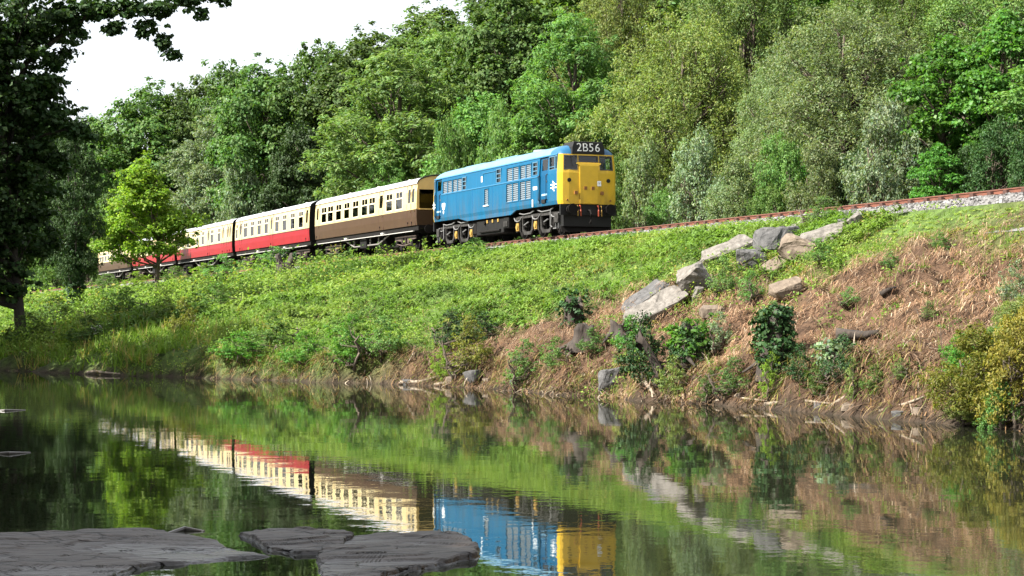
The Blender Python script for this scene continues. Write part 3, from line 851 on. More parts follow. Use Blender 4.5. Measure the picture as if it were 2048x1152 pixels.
# ------------------------------------------------------------------ coaches
VENT = MB().cyl((0,0,0), (0,0,0.07), 0.13, 10, 0.09).mesh('ventilator', mat('vent_grey', (0.45,0.44,0.43), 0.6))
def coach(s0, length, wins, doors, low, top, zsplit, wz, label, group, endmat, cab=False):
    x, y = to_xy(-s0, 0)
    root = empty('railway_coach', (float(x), float(y), RAIL_Z), RZ, label, 'railway coach', group)
    prof = [(1.26, 1.37), (1.7, 1.405), (2.4, 1.405), (3.0, 1.38), (3.40, 1.325)]
    L = length
    wz0, wzt, wz1 = wz
    W = [(-(b-s0), -(a-s0)) for b, a in wins]; W = [(min(w), max(w)) for w in W]
    D = [(-(b-s0), -(a-s0)) for b, a in doors]; D = [(min(w), max(w)) for w in D]
    holes = [(a, b, wz0, wz1) for a, b in W] + [(a, b, wz0+0.25, wz1) for a, b in D]
    for sgn in (-1, 1):
        side_wall(prof, -L, 0, 1.26, zsplit, [], sgn).build('lower_panel', low, root)
        side_wall(prof, -L, 0, zsplit, 3.40, holes, sgn, 0.022).build('upper_panel', top, root)
        lin = MB(); lin.bb(-L, 0, sgn*(prof_y(prof, zsplit)+0.002), sgn*(prof_y(prof, zsplit)+0.014), zsplit-0.02, zsplit+0.02)
        lin.build('waist_line', cream if low is choc else mat('lining_black', (0.05, 0.02, 0.02), 0.5), root)
        for a, b in W:
            f = MB(); t = 0.028
            def yb(z): return sgn*(prof_y(prof, z))
            zz = [wz0, wzt, wz1]
            for xa in (a, b):
                for k in range(2):
                    c = ((xa), (yb(zz[k])+yb(zz[k+1]))/2, (zz[k]+zz[k+1])/2)
                    f.box(c, (t*2, 0.026, zz[k+1]-zz[k]+0.002))
            f.bb(a+t, b-t, yb(wz0)-0.013, yb(wz0)+0.013, wz0-t, wz0+t); f.bb(a+t, b-t, yb(wz1)-0.013, yb(wz1)+0.013, wz1-t, wz1+t)
            f.bb(a+t, b-t, yb(wzt)-0.012, yb(wzt)+0.012, wzt-0.03, wzt+0.03)
            m = (a+b)/2; f.bb(m-0.02, m+0.02, yb((wzt+wz1)/2)-0.011, yb((wzt+wz1)/2)+0.011, wzt+0.03, wz1-t)
            o = f.build('window', top if sgn > 0 else mat('window_frame_cream', (0.78, 0.68, 0.44), 0.4), root)
            for nm_, z0_, z1_ in (('pane', wz0+t, wzt-0.03), ('vent_pane', wzt+0.03, wz1-t)):
                ya, yc = yb(z0_)-sgn*0.008, yb(z1_)-sgn*0.008
                MB().add([(a+t, ya, z0_), (b-t, ya, z0_), (b-t, yc, z1_), (a+t, yc, z1_)], [(0,1,2,3)]).build(nm_, glass, o)
        for a, b in D:
            m = (a+b)/2; c_ = 0.36
            d = MB()
            for xx in (m-c_, m+c_):
                for k in range(len(prof)-1):
                    (za, ya), (zb, yb_) = prof[k], prof[k+1]
                    d.box((xx, sgn*((ya+yb_)/2), (za+zb)/2), (0.016, 0.018, zb-za))
            o = d.build('door', mat('door_shut_line', (0.10, 0.05, 0.04), 0.6), root)
            z0_, z1_ = wz0+0.25, wz1
            ya, yc = sgn*(prof_y(prof, z0_)-0.012), sgn*(prof_y(prof, z1_)-0.012)
            MB().add([(a, ya, z0_), (b, ya, z0_), (b, yc, z1_), (a, yc, z1_)], [(0,1,2,3)]).build('pane', glass, o)
            MB().box((m+0.25, sgn*1.42, 2.0), (0.12, 0.04, 0.04)).build('handle', mat('brass', (0.5, 0.35, 0.1), 0.3, 1.0), o)
            for xx in (m-0.25,):
                MB().box((xx, sgn*1.385, 1.42), (0.07, 0.05, 0.09)).build('hinge', soot, o)
    # roof
    a_ = arc(1.345, 3.40, 0.46, 15)
    roof_loft([(xx, a_) for xx in np.linspace(-L-0.02, 0.02, 7)]).build('roof', roof_pale, root, smooth=True)
    MB().bb(-L, 0, -1.375, -1.33, 3.385, 3.415).bb(-L, 0, 1.33, 1.375, 3.385, 3.415).build('gutter', mat('gutter_grey', (0.30, 0.26, 0.25), 0.6), root)
    n = 7
    for k in range(n):
        link('ventilator', VENT, root, (-L*(k+0.5)/n, -0.35 if k % 2 else 0.35, 3.835))
    # ends
    for xx, sg in ((0, 1), (-L, -1)):
        op = [(y, z) for y, z in a_]
        pts_ = [(-prof_y(prof, z), z) for z in (1.26, 1.7, 2.4, 3.0)] + op + [(prof_y(prof, z), z) for z in (3.0, 2.4, 1.7, 1.26)]
        if cab and sg > 0:
            e = MB(); lo = [(-1.37,1.26),(-1.405,1.7),(-1.405,2.06),(1.405,2.06),(1.405,1.7),(1.37,1.26)]
            e.add([(0, y, z) for y, z in lo], [tuple(range(6))]); e.build('end_panel', choc, root)
            e = MB()
            e.add([(0,-1.405,2.06),(0,-1.405,2.4),(0,-1.25,2.4),(0,-1.25,2.06)], [(0,3,2,1)]); e.add([(0,1.405,2.06),(0,1.405,2.4),(0,1.25,2.4),(0,1.25,2.06)], [(0,1,2,3)])
            e.add([(0,-1.405,2.4),(0,-1.36,3.1),(0,-1.25,3.1),(0,-1.25,2.4)], [(0,3,2,1)]); e.add([(0,1.405,2.4),(0,1.36,3.1),(0,1.25,3.1),(0,1.25,2.4)], [(0,1,2,3)])
            top_ = [(-1.36,3.1)] + op + [(1.36,3.1)]
            e.add([(0, y, z) for y, z in top_], [tuple(range(len(top_)))])
            for yy in (-0.42, 0.42): e.bb(-0.05, 0, yy-0.03, yy+0.03, 2.08, 3.1)
            e.bb(-0.05, 0.02, -1.25, 1.25, 2.06, 2.12)
            eo = e.build('end_frame', tan, root)
            for ya, yb_ in ((-1.25,-0.45),(-0.39,0.39),(0.45,1.25)):
                MB().add([(-0.03, ya, 2.12), (-0.03, yb_, 2.12), (-0.03, yb_, 3.1), (-0.03, ya, 3.1)], [(0,1,2,3)]).build('pane', cabglass, eo)
            rim = MB(); rim.tube([(0.03, y*1.01, z+0.005) for y, z in op], 0.035, 6); rim.build('roof_rim', black, root)
            MB().bb(-0.9, -0.86, -1.3, 1.3, 1.3, 3.3).build('partition', soot, root)
        else:
            e = MB(); e.add([(xx, y, z) for y, z in pts_], [tuple(range(len(pts_))) if sg > 0 else tuple(range(len(pts_)-1, -1, -1))])
            e.build('end_panel', endmat, root)
            g = MB()
            for k in range(4): g.bb(xx+sg*(0.02+k*0.1), xx+sg*(0.09+k*0.1), -0.45+0.03*(k % 2), 0.45-0.03*(k % 2), 1.3, 3.2+0.03*(k % 2))
            g.build('gangway', black, root)
        for yy in (-0.865, 0.865):
            q = MB(); q.cyl((xx, yy, 1.06), (xx+sg*0.36, yy, 1.06), 0.09, 12); q.cyl((xx+sg*0.36, yy, 1.06), (xx+sg*0.40, yy, 1.06), 0.22, 18)
            q.build('buffer', soot, root)
    # underframe
    u = MB(); u.bb(-L, 0, -1.30, -1.22, 1.0, 1.255); u.bb(-L, 0, 1.22, 1.30, 1.0, 1.255); u.bb(-L, -0.01, -1.2, 1.2, 1.12, 1.25)
    u.build('underframe', soot, root)
    fb = MB()
    fb.bb(-L*0.97, -L*0.03, -1.40, -1.31, 0.96, 0.99)
    fb.build('footboard', mat('footboard_pale', (0.42, 0.41, 0.39), 0.6), root)
    tr = MB()
    for yy in (-1.1, 1.1):
        tr.tube([(-L*0.28, yy, 1.0), (-L*0.38, yy, 0.55), (-L*0.62, yy, 0.55), (-L*0.72, yy, 1.0)], 0.04, 6)
        for k in (0.38, 0.46, 0.54, 0.62): tr.bb(-L*k-0.03, -L*k+0.03, yy-0.03, yy+0.03, 0.55, 1.0)
    tr.build('truss_rod', mat('truss_grey', (0.16, 0.15, 0.14), 0.7), root)
    MB().bb(-L*0.5-0.9, -L*0.5+0.3, -1.2, -0.55, 0.42, 0.95).build('battery_box', box_grey, root, bevel=0.02)
    MB().cyl((-L*0.42, -0.5, 0.75), (-L*0.42+1.0, -0.5, 0.75), 0.25, 14).build('vacuum_cylinder', soot, root)
    for k in (0.3, 0.66):
        MB().bb(-L*k-0.25, -L*k+0.25, -1.42, -1.3, 1.02, 1.1).build('step_board', mat('footboard_pale', (0.42, 0.41, 0.39), 0.6), root)
    for bx in (-2.9, -L+2.9):
        bg_ = link('bogie', None, root, (bx, 0, 0)); bg_.empty_display_size = 0.2
        for x_ in (-1.3, 1.3):
            for sg in (-1, 1): link('wheel', W_COACH, bg_, (x_, sg*0.755, 0.455), (0, 0, 0 if sg < 0 else math.pi))
        f = MB(); sp = MB()
        for sg in (-1, 1):
            f.prism([(-1.75,0.62),(-1.75,0.78),(-0.7,0.82),(0.7,0.82),(1.75,0.78),(1.75,0.62),(0.75,0.55),(0.55,0.42),(-0.55,0.42),(-0.75,0.55)], min(sg*1.0,sg*1.06), max(sg*1.0,sg*1.06))
            for x_ in (-1.3, 1.3):
                ax_ = MB(); ax_.prism([(x_-0.13,0.325),(x_+0.13,0.325),(x_+0.13,0.585),(x_-0.13,0.585)], sg*1.05-0.08, sg*1.05+0.08); ax_.build('axle_box', soot, bg_)
                ls = MB(); ls.prism([(x_-0.5,0.34),(x_-0.3,0.27),(x_+0.3,0.27),(x_+0.5,0.34),(x_+0.3,0.322),(x_-0.3,0.322)], sg*1.09-0.04, sg*1.09+0.04); ls.build('leaf_spring', soot, bg_)
            f.tube([(-1.2, sg*1.1, 0.40), (-0.4, sg*1.1, 0.32), (0.4, sg*1.1, 0.32), (1.2, sg*1.1, 0.40)], 0.035, 6)
            for x_ in (-0.25, 0.25):
                for k in range(4): sp.cyl((x_, sg*1.1, 0.45+k*0.07), (x_, sg*1.1, 0.49+k*0.07), 0.1, 10)
        f.build('bogie_frame', mat('bogie_rust', (0.10, 0.068, 0.055), 0.7, color2=(0.04,0.028,0.024), nscale=5), bg_)
        sp.build('coil_spring', soot, bg_)
    # interior
    MB().bb(-L+0.05, -0.05, -1.3, 1.3, 1.26, 1.32).build('floor_plate', soot, root)
    MB().bb(-L+0.05, -0.95, -1.22, -0.95, wzt+0.06, wzt+0.10).bb(-L+0.05, -0.95, 0.95, 1.22, wzt+0.06, wzt+0.10).build('luggage_rack', woodm, root)
    MB().bb(-L+0.05, -0.95, 0.30, 0.34, wz0+0.62, 3.35).build('compartment_screen', woodm, root)
    MB().bb(-L+0.05, -0.05, -1.2, 1.2, 3.42, 3.44).build('ceiling_panel', inner, root)
    for a, b in W[:]:
        m = MB()
        for sg in (-1, 1):
            m.bb(b+0.12, b+0.30, sg*0.35, sg*1.2, 1.7, 2.5); m.bb(a-0.1, b+0.1, sg*0.45, sg*1.2, 1.65, 1.75)
        m.build('seat', seatm, root)
    for k in (0.33, 0.64):
        MB().bb(-L*k-0.03, -L*k+0.03, -1.28, 1.28, 1.33, 3.38).build('partition', woodm, root)
    return root
C1W = [(36.95,35.82),(35.56,34.37),(33.78,32.63),(32.06,30.94),(30.31,29.14),(28.53,27.4),(27.11,25.98),(23.94,22.84),(22.23,21.09)]
C1D = [(38.02,37.65),(25.17,24.6),(20.17,19.78),(19.53,19.14)]
C2W = [(59.95,59.3),(57.48,56.34),(55.36,54.35),(53.37,52.3),(51.34,50.3),(48.39,47.34),(46.39,45.37),(44.36,43.29),(42.32,41.22)]
C2D = [(58.7,58.17),(49.58,49.18),(40.57,40.13)]
C3W = [(81.3,80.5),(79.6,78.5),(77.68,76.6),(75.8,74.74),(73.82,72.9),(71.8,70.9),(68.52,67.51),(65.99,65.05)]
C3D = [(69.55,69.13),(64.4,64.01),(62.77,62.35),(62.03,61.66)]
TRAIN = 'coaches behind the locomotive'
fl = lambda L_: [(b, a) for b, a in L_]
c1 = coach(18.75, 19.65, fl(C1W), fl(C1D), choc, cream, 2.10, (2.20, 2.78, 3.15), 'chocolate and cream coach with a wide windowed end, coupled directly behind the blue locomotive', TRAIN, soot, True)
c2 = coach(39.75, 20.45, fl(C2W), fl(C2D), red, cream, 2.04, (2.15, 2.86, 3.19), 'crimson and cream coach between the first brown coach and the other red coach', TRAIN, soot)
c3 = coach(61.2, 20.5, fl(C3W), fl(C3D), red, cream, 2.04, (2.15, 2.86, 3.19), 'crimson and cream coach with its rear end just right of the small roadside tree, third in the train', TRAIN, soot)
c3['label'] = 'third coach of the train, crimson and cream, its tail beside the young green tree'
def place_copy(src, s0, label):
    c = copy_tree(src); x, y = to_xy(-s0, 0); c.location = (float(x), float(y), RAIL_Z); c['label'] = label
    return c
c4 = place_copy(c2, 82.75, 'crimson and cream coach half hidden behind the young green tree')
c5 = place_copy(c1, 104.4, 'chocolate and cream coach at the tail end of the train')

# ------------------------------------------------------------------ foliage prototypes
def crown_mesh(name, lobes, n_clump, n_leaf, L, W, cr, seed, up=0.45, low=-0.55, flat=0.6, inside=0.72, sprig=0.12, rad=(0.78, 1.04), coherent=0.5):
    g = np.random.default_rng(seed)
    lob = np.array(lobes, float)
    c = lob[:, :3]; r = lob[:, 3:6]
    area = (r[:, 0]*r[:, 1] + r[:, 1]*r[:, 2] + r[:, 0]*r[:, 2]); area /= area.sum()
    P = []; Nn = []
    while sum(len(q) for q in P) < n_clump:
        m = n_clump
        k = g.choice(len(lob), m, p=area)
        d = unit(g.normal(size=(m, 3)))
        ok = d[:, 2] > low
        rr = g.uniform(rad[0], rad[1], (m, 1))
        p = c[k] + d*r[k]*rr
        for j in range(len(lob)):
            q = np.linalg.norm((p - c[j])/r[j], axis=1)
            ok &= ~((q < inside) & (k != j))
        n_ = unit(d / r[k])
        P.append(p[ok]); Nn.append(n_[ok])
    P = np.concatenate(P)[:n_clump]; Nn = np.concatenate(Nn)[:n_clump]
    size = g.uniform(0.6, 1.3, (n_clump, 1)) * cr
    # sprigs stick out of the outline
    sp = g.random(n_clump) < sprig
    P = P + Nn*sp[:, None]*cr*g.uniform(0.5, 1.4, (n_clump, 1)) + np.array([0, 0, 1])*sp[:, None]*cr*0.6
    size = np.where(sp[:, None], size*0.55, size)
    shade = g.uniform(0.72, 1.28, n_clump)
    pos = np.repeat(P, n_leaf, 0); nn = np.repeat(Nn, n_leaf, 0); sz = np.repeat(size, n_leaf, 0)
    M = len(pos)
    off = g.normal(size=(M, 3)) * np.array([1, 1, flat]) * 0.5
    pos = pos + off*sz
    nrm = unit(nn*coherent + np.array([0, 0, up]) + off*0.35 + g.normal(size=(M, 3))*0.42)
    sc = g.uniform(0.7, 1.25, (M, 1))
    Q = leaf_quads(pos, nrm, L*sc, W*sc, g)
    col = np.repeat(shade, n_leaf)[:, None] * g.uniform(0.86, 1.14, (M, 1)) * np.ones((1, 3))
    col[:, 0] *= g.uniform(0.8, 1.15, M); col[:, 2] *= g.uniform(0.7, 1.3, M)
    return quads(name, Q, col)

def trunk_mesh(name, base_r, height, lobes, seed, lean=(0, 0), forks=1, twigs=2):
    g = random.Random(seed)
    m = MB()
    for f in range(forks):
        ox, oy = (0, 0) if forks == 1 else (g.uniform(-0.5, 0.5), g.uniform(-0.5, 0.5))
        k = 6
        pts_ = [(ox + lean[0]*(i/k)**1.3 + (g.uniform(-0.12, 0.12) if 0 < i else 0) + ox*i/k, oy + lean[1]*(i/k)**1.3 + (g.uniform(-0.12, 0.12) if 0 < i else 0) + oy*i/k, -0.4 + (height+0.4)*i/k) for i in range(k+1)]
        rr = [base_r*(1.25 if i == 0 else 1.0)*(1 - 0.85*i/k) + 0.02 for i in range(k+1)]
        m.tube(pts_, rr, 8)
        for lx, ly, lz, rx, ry, rz in lobes:
            t = max(0.15, min(0.9, (lz - 0.25*rz)/height*0.72)); i = min(k-1, int(t*k)); a = Vector(pts_[i]).lerp(Vector(pts_[i+1]), t*k-i)
            b = Vector((lx, ly, lz)); mid = a.lerp(b, 0.5) + Vector((g.uniform(-0.3, 0.3), g.uniform(-0.3, 0.3), -0.15))
            r0 = rr[i]*0.55
            m.tube([a, mid, b], [r0, r0*0.6, r0*0.25], 6)
            for q in range(twigs):
                e = b + Vector((g.uniform(-1, 1)*rx, g.uniform(-1, 1)*ry, g.uniform(-0.2, 1)*rz))*0.8
                m.tube([mid.lerp(b, g.uniform(0.3, 1)), (b+e)/2, e], [r0*0.3, r0*0.2, 0.012], 5)
    return m.mesh(name, bark, True)
bark = mat('bark', (0.11, 0.085, 0.062), 0.95, color2=(0.05, 0.04, 0.03), nscale=5, bump=0.04, bscale=12, stretch=(1, 1, 0.25))
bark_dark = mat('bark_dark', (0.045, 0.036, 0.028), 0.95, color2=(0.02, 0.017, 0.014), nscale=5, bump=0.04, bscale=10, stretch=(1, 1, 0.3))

PROTO = {}
def proto(key, H, Rr, lobes, tr, **kw):
    PROTO[key] = dict(H=H, R=Rr, crown=crown_mesh('crown', lobes, **kw), trunk=trunk_mesh('trunk', *tr))
def ring_lobes(seed, spec):
    """spec rows: z, ring radius, count, lobe radius, lobe z-radius"""
    g = random.Random(seed); out = []
    for z, rr, n, lr, lz in spec:
        a0 = g.uniform(0, 6.28)
        for k in range(n):
            a = a0 + 6.283*k/max(n, 1) + g.uniform(-0.3, 0.3)
            q = g.uniform(0.8, 1.15)
            out.append((rr*q*math.cos(a), rr*q*math.sin(a), z + g.uniform(-0.6, 0.6), lr*g.uniform(0.8, 1.2), lr*g.uniform(0.8, 1.2), lz*g.uniform(0.8, 1.2)))
    return out
l_oak = ring_lobes(1, [(4.6, 3.1, 6, 1.7, 1.3), (7.4, 3.3, 7, 1.8, 1.5), (10.0, 2.5, 6, 1.7, 1.4), (12.1, 1.0, 4, 1.4, 1.3), (8, 0, 1, 2.6, 3.5)])
proto('oak', 14, 5, l_oak, (0.36, 11.5, l_oak, 3), n_clump=1150, n_leaf=30, L=0.30, W=0.19, cr=0.62, seed=21, sprig=0.10)
l_oak2 = ring_lobes(8, [(3.8, 2.6, 5, 1.9, 1.5), (6.8, 3.6, 6, 1.6, 1.3), (9.4, 2.7, 5, 1.9, 1.5), (12.0, 1.4, 4, 1.3, 1.4), (7.5, 0, 1, 2.4, 3.5)])
proto('oak2', 14, 5, l_oak2, (0.34, 11.5, l_oak2, 5), n_clump=1150, n_leaf=30, L=0.28, W=0.19, cr=0.6, seed=22, sprig=0.16)
l_ash = ring_lobes(2, [(3.6, 2.4, 5, 1.35, 1.1), (6.2, 3.0, 6, 1.35, 1.1), (8.8, 2.7, 6, 1.3, 1.2), (11.2, 1.9, 5, 1.2, 1.1), (13.3, 0.7, 3, 1.0, 1.2)])
proto('ash', 14.5, 4.5, l_ash, (0.30, 13, l_ash, 7), n_clump=1050, n_leaf=34, L=0.30, W=0.10, cr=0.55, seed=23, sprig=0.14, inside=0.6, coherent=0.35)
l_wil = ring_lobes(3, [(1.6, 3.0, 6, 1.4, 1.4), (3.8, 3.2, 7, 1.4, 1.3), (6.0, 2.6, 6, 1.4, 1.3), (8.0, 1.2, 4, 1.2, 1.1), (4.2, 0, 1, 2.4, 3.2)])
proto('willow', 9.4, 4.6, l_wil, (0.2, 7.8, l_wil, 9, (0, 0), 3), n_clump=1900, n_leaf=34, L=0.165, W=0.062, cr=0.46, seed=24, sprig=0.16, up=0.25, coherent=0.3, flat=0.9)
l_wil2 = ring_lobes(13, [(1.4, 2.6, 6, 1.5, 1.5), (3.6, 3.4, 6, 1.5, 1.4), (5.8, 2.9, 6, 1.3, 1.3), (7.9, 1.5, 4, 1.2, 1.2), (4.2, 0, 1, 2.4, 3.2)])
proto('willow2', 9.4, 4.6, l_wil2, (0.2, 7.8, l_wil2, 19, (0, 0), 3), n_clump=1900, n_leaf=34, L=0.165, W=0.062, cr=0.46, seed=34, sprig=0.18, up=0.25, coherent=0.3, flat=0.9)
l_map = ring_lobes(4, [(1.5, 2.6, 6, 1.3, 1.0), (3.6, 2.9, 6, 1.4, 1.0), (5.8, 2.5, 6, 1.3, 1.0), (7.9, 1.4, 4, 1.2, 1.0), (9.2, 0.3, 2, 0.8, 0.8)])
proto('maple', 10, 4.2, l_map, (0.2, 8.5, l_map, 11, (0, 0), 2), n_clump=760, n_leaf=26, L=0.27, W=0.23, cr=0.55, seed=25, sprig=0.12, up=0.7, flat=0.4, coherent=0.25)
l_shr = ring_lobes(5, [(0.7, 1.2, 6, 0.75, 0.75), (1.8, 1.15, 6, 0.7, 0.75), (2.8, 0.55, 4, 0.6, 0.7)])
proto('shrub', 3.6, 2.0, l_shr, (0.07, 2.6, l_shr, 13, (0, 0), 4, 1), n_clump=520, n_leaf=26, L=0.15, W=0.065, cr=0.30, seed=26, sprig=0.25, up=0.3, flat=1.0, coherent=0.3)
l_bush = ring_lobes(6, [(0.35, 0.55, 5, 0.42, 0.38), (0.85, 0.42, 4, 0.40, 0.36), (1.1, 0.1, 2, 0.3, 0.3)])
proto('bush', 1.45, 1.0, l_bush, (0.03, 1.0, l_bush, 15, (0, 0), 3, 1), n_clump=150, n_leaf=24, L=0.085, W=0.055, cr=0.17, seed=27, sprig=0.25, up=0.5)
l_yng = [(a_-0.75, b_, c_, d_, e_, f_) for a_, b_, c_, d_, e_, f_ in ring_lobes(7, [(3.3, 1.5, 5, 0.8, 0.5), (4.2, 1.7, 6, 0.85, 0.6), (5.4, 1.4, 5, 0.8, 0.6), (6.5, 0.8, 4, 0.7, 0.6), (7.5, 0.3, 3, 0.55, 0.8)])][::1] + [(-3.1, 0.2, 3.0, 1.0, 0.9, 0.5), (-2.7, -0.8, 4.3, 0.9, 0.8, 0.5), (1.7, -0.3, 3.3, 0.8, 0.8, 0.4), (1.9, 0.4, 4.6, 0.7, 0.7, 0.4), (-0.9, 0, 8.1, 0.3, 0.3, 0.6), (-2.0, 0.5, 2.3, 0.8, 0.7, 0.35)]
proto('young', 8.3, 3.2, l_yng, (0.13, 7.6, l_yng, 17, (0, 0), 1, 3), n_clump=700, n_leaf=30, L=0.19, W=0.13, cr=0.42, seed=28, sprig=0.22, up=0.6, flat=0.6, inside=0.5, coherent=0.25, rad=(0.45, 1.05))

LM = {
 'dark':   leaf_mat('leaf_dark_green', (0.068, 0.115, 0.028), 0.32),
 'mid':    leaf_mat('leaf_mid_green', (0.100, 0.171, 0.041), 0.32),
 'olive':  leaf_mat('leaf_olive', (0.116, 0.168, 0.050), 0.34),
 'silver': leaf_mat('leaf_silver_green', (0.155, 0.205, 0.110), 0.32, 0.55, 0.3),
 'grey':   leaf_mat('leaf_grey_olive', (0.145, 0.185, 0.080), 0.34, 0.55, 0.25),
 'light':  leaf_mat('leaf_light_green', (0.109, 0.195, 0.053), 0.38),
 'bright': leaf_mat('leaf_bright_green', (0.078, 0.185, 0.034), 0.4, 0.42),
 'yellow': leaf_mat('leaf_yellow_green', (0.155, 0.190, 0.055), 0.36),
 'lime':   leaf_mat('leaf_lime', (0.15, 0.22, 0.028), 0.45),
 'shade':  leaf_mat('leaf_shade_green', (0.034, 0.066, 0.018), 0.22),  # foliage standing in shade, the shade put into the leaf colour
 'gold':   leaf_mat('leaf_golden', (0.145, 0.15, 0.028), 0.38),
 'rusty':  leaf_mat('leaf_rusty', (0.155, 0.125, 0.028), 0.36),
 'ivy':    leaf_mat('leaf_ivy', (0.026, 0.058, 0.016), 0.15, 0.6, 0.2),
 'fresh':  leaf_mat('leaf_fresh', (0.08, 0.17, 0.026), 0.38),
}
def plant(kind, xyz, h, rad, leafm, label, cat, name, group=None, rz=None, barkm=None):
    pr = PROTO[kind]
    root = empty(name, xyz, rnd.uniform(0, 6.28) if rz is None else rz, label, cat, group)
    sz = h/pr['H']; sx = rad/pr['R']
    t = link('trunk' if cat == 'tree' else 'stem', pr['trunk'], root); t.scale = (sx*0.5+sz*0.5 if False else sx, sx, sz)
    c = link('crown' if cat == 'tree' else 'foliage', pr['crown'], root); c.scale = (sx, sx, sz)
    if len(c.data.materials) == 0: c.data.materials.append(None)
    c.material_slots[0].link = 'OBJECT'; c.material_slots[0].material = LM[leafm]
    if barkm:
        t.material_slots[0].link = 'OBJECT'; t.material_slots[0].material = barkm
    return root

def tree_at(px, uc, ytop, hw, kind, leafm, label, name='broadleaf_tree', cat='tree', group=None, barkm=None):
    xr = (px - 1024)/F
    d = (31.3 - uc)/(0.931*xr + 0.365)
    if cat == 'tree': hw *= 1.28 if kind in ('oak', 'oak2', 'ash') else 1.1
    x = xr*d; zt = CAM_Z + (634-ytop)/F*d
    zg = ground(x, d)
    return plant(kind, (x, d, zg-0.05), zt-zg, hw/F*d, leafm, label, cat, name, group, None, barkm)

WOOD = 'trees on the hillside behind the railway'
T = [
 # far left, behind the tail of the train
 (300,-10,170,108,'oak','dark','dark rounded tree at the far left end of the wood, above the young green tree'),
 (385,-15,160,80,'oak2','dark','tall dark tree just behind the silvery tree at the left end of the wood'),
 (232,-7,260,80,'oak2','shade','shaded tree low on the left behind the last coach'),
 (150,-9,230,110,'oak','shade','shade-dark tree behind the two dark riverside trunks'),
 (40,-9,220,110,'oak2','shade','shade-dark tree at the far left edge beyond the end of the track'),
 (425,-6.5,225,78,'ash','silver','silvery green tree standing behind the two crimson coaches'),
 (530,-8,125,95,'oak','dark','broad dark green tree above the crimson coaches'),
 (470,-14,130,80,'oak2','dark','dark tree on the skyline between the silvery tree and the broad dark one'),
 (630,-12,90,90,'oak2','dark','tall dark tree on the skyline above the gap between red and brown coaches'),
 (735,-16,62,110,'oak','dark','dark skyline tree rising behind the olive ash'),
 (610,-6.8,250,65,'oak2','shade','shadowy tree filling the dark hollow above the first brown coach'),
 (800,-6.8,95,135,'ash','olive','large olive green ash directly above the front brown coach'),
 (890,-13,60,95,'ash','olive','yellowish olive tree on the skyline above the back of the locomotive'),
 (700,-6,260,50,'shrub','mid','small mid green tree at the left foot of the large olive ash'),
 (1015,-15,-30,110,'oak','dark','dark oak on the skyline at the top centre of the wood'),
 (960,-8,190,80,'oak2','mid','mid green tree above the roof of the locomotive'),
 (1150,-8.5,22,105,'ash','light','light green ash with pale trunk rising above the 2B56 headcode'),
 (1065,-6.5,215,70,'maple','mid','leafy sycamore close behind the middle of the locomotive roof'),
 (1240,-14,-60,120,'willow','yellow','yellow green tree on the slope between the light ash and the olive willow'),
 (1375,-8.5,25,160,'willow','yellow','large yellow olive willow right of the locomotive front'),
 (1500,-14,-130,150,'willow2','olive','tall olive willow on the upper slope between the two big willows'),
 (1560,-8.5,110,95,'willow2','grey','grey olive willow leaning out between the two big willows'),
 (1690,-8.5,10,170,'willow','grey','large grey olive willow above the straight stretch of empty track'),
 (1800,-14,-130,150,'willow2','olive','tall olive willow on the upper slope behind the bright maple'),
 (1900,-8,70,110,'maple','bright','bright green maple with broad leaves at the right of the wood'),
 (2010,-9,20,110,'maple','bright','tall bright green maple at the right edge, overhanging a dark hollow'),
 (2010,-16,-150,170,'willow','olive','olive tree on the upper slope behind the right edge maple'),
 (2190,-8,40,140,'oak2','mid','mid green tree just past the right edge of the wood'),
 (1120,-24,-150,170,'oak2','dark','dark tree high on the hill behind the light green ash'),
 (1330,-25,-220,190,'oak','mid','mid green tree high on the hill behind the yellow olive willow'),
 (1580,-25,-260,200,'oak2','olive','olive tree high on the hill behind the middle of the willows'),
 (1850,-25,-300,220,'oak','mid','mid green tree high on the hill behind the bright maples'),
 (860,-25,10,110,'oak','mid','mid green tree high on the skyline behind the yellowish olive tree'),
]
for t in T:
    tree_at(*t[:6], t[6], 'willow_tree' if t[4].startswith('willow') else 'broadleaf_tree', 'tree', WOOD)
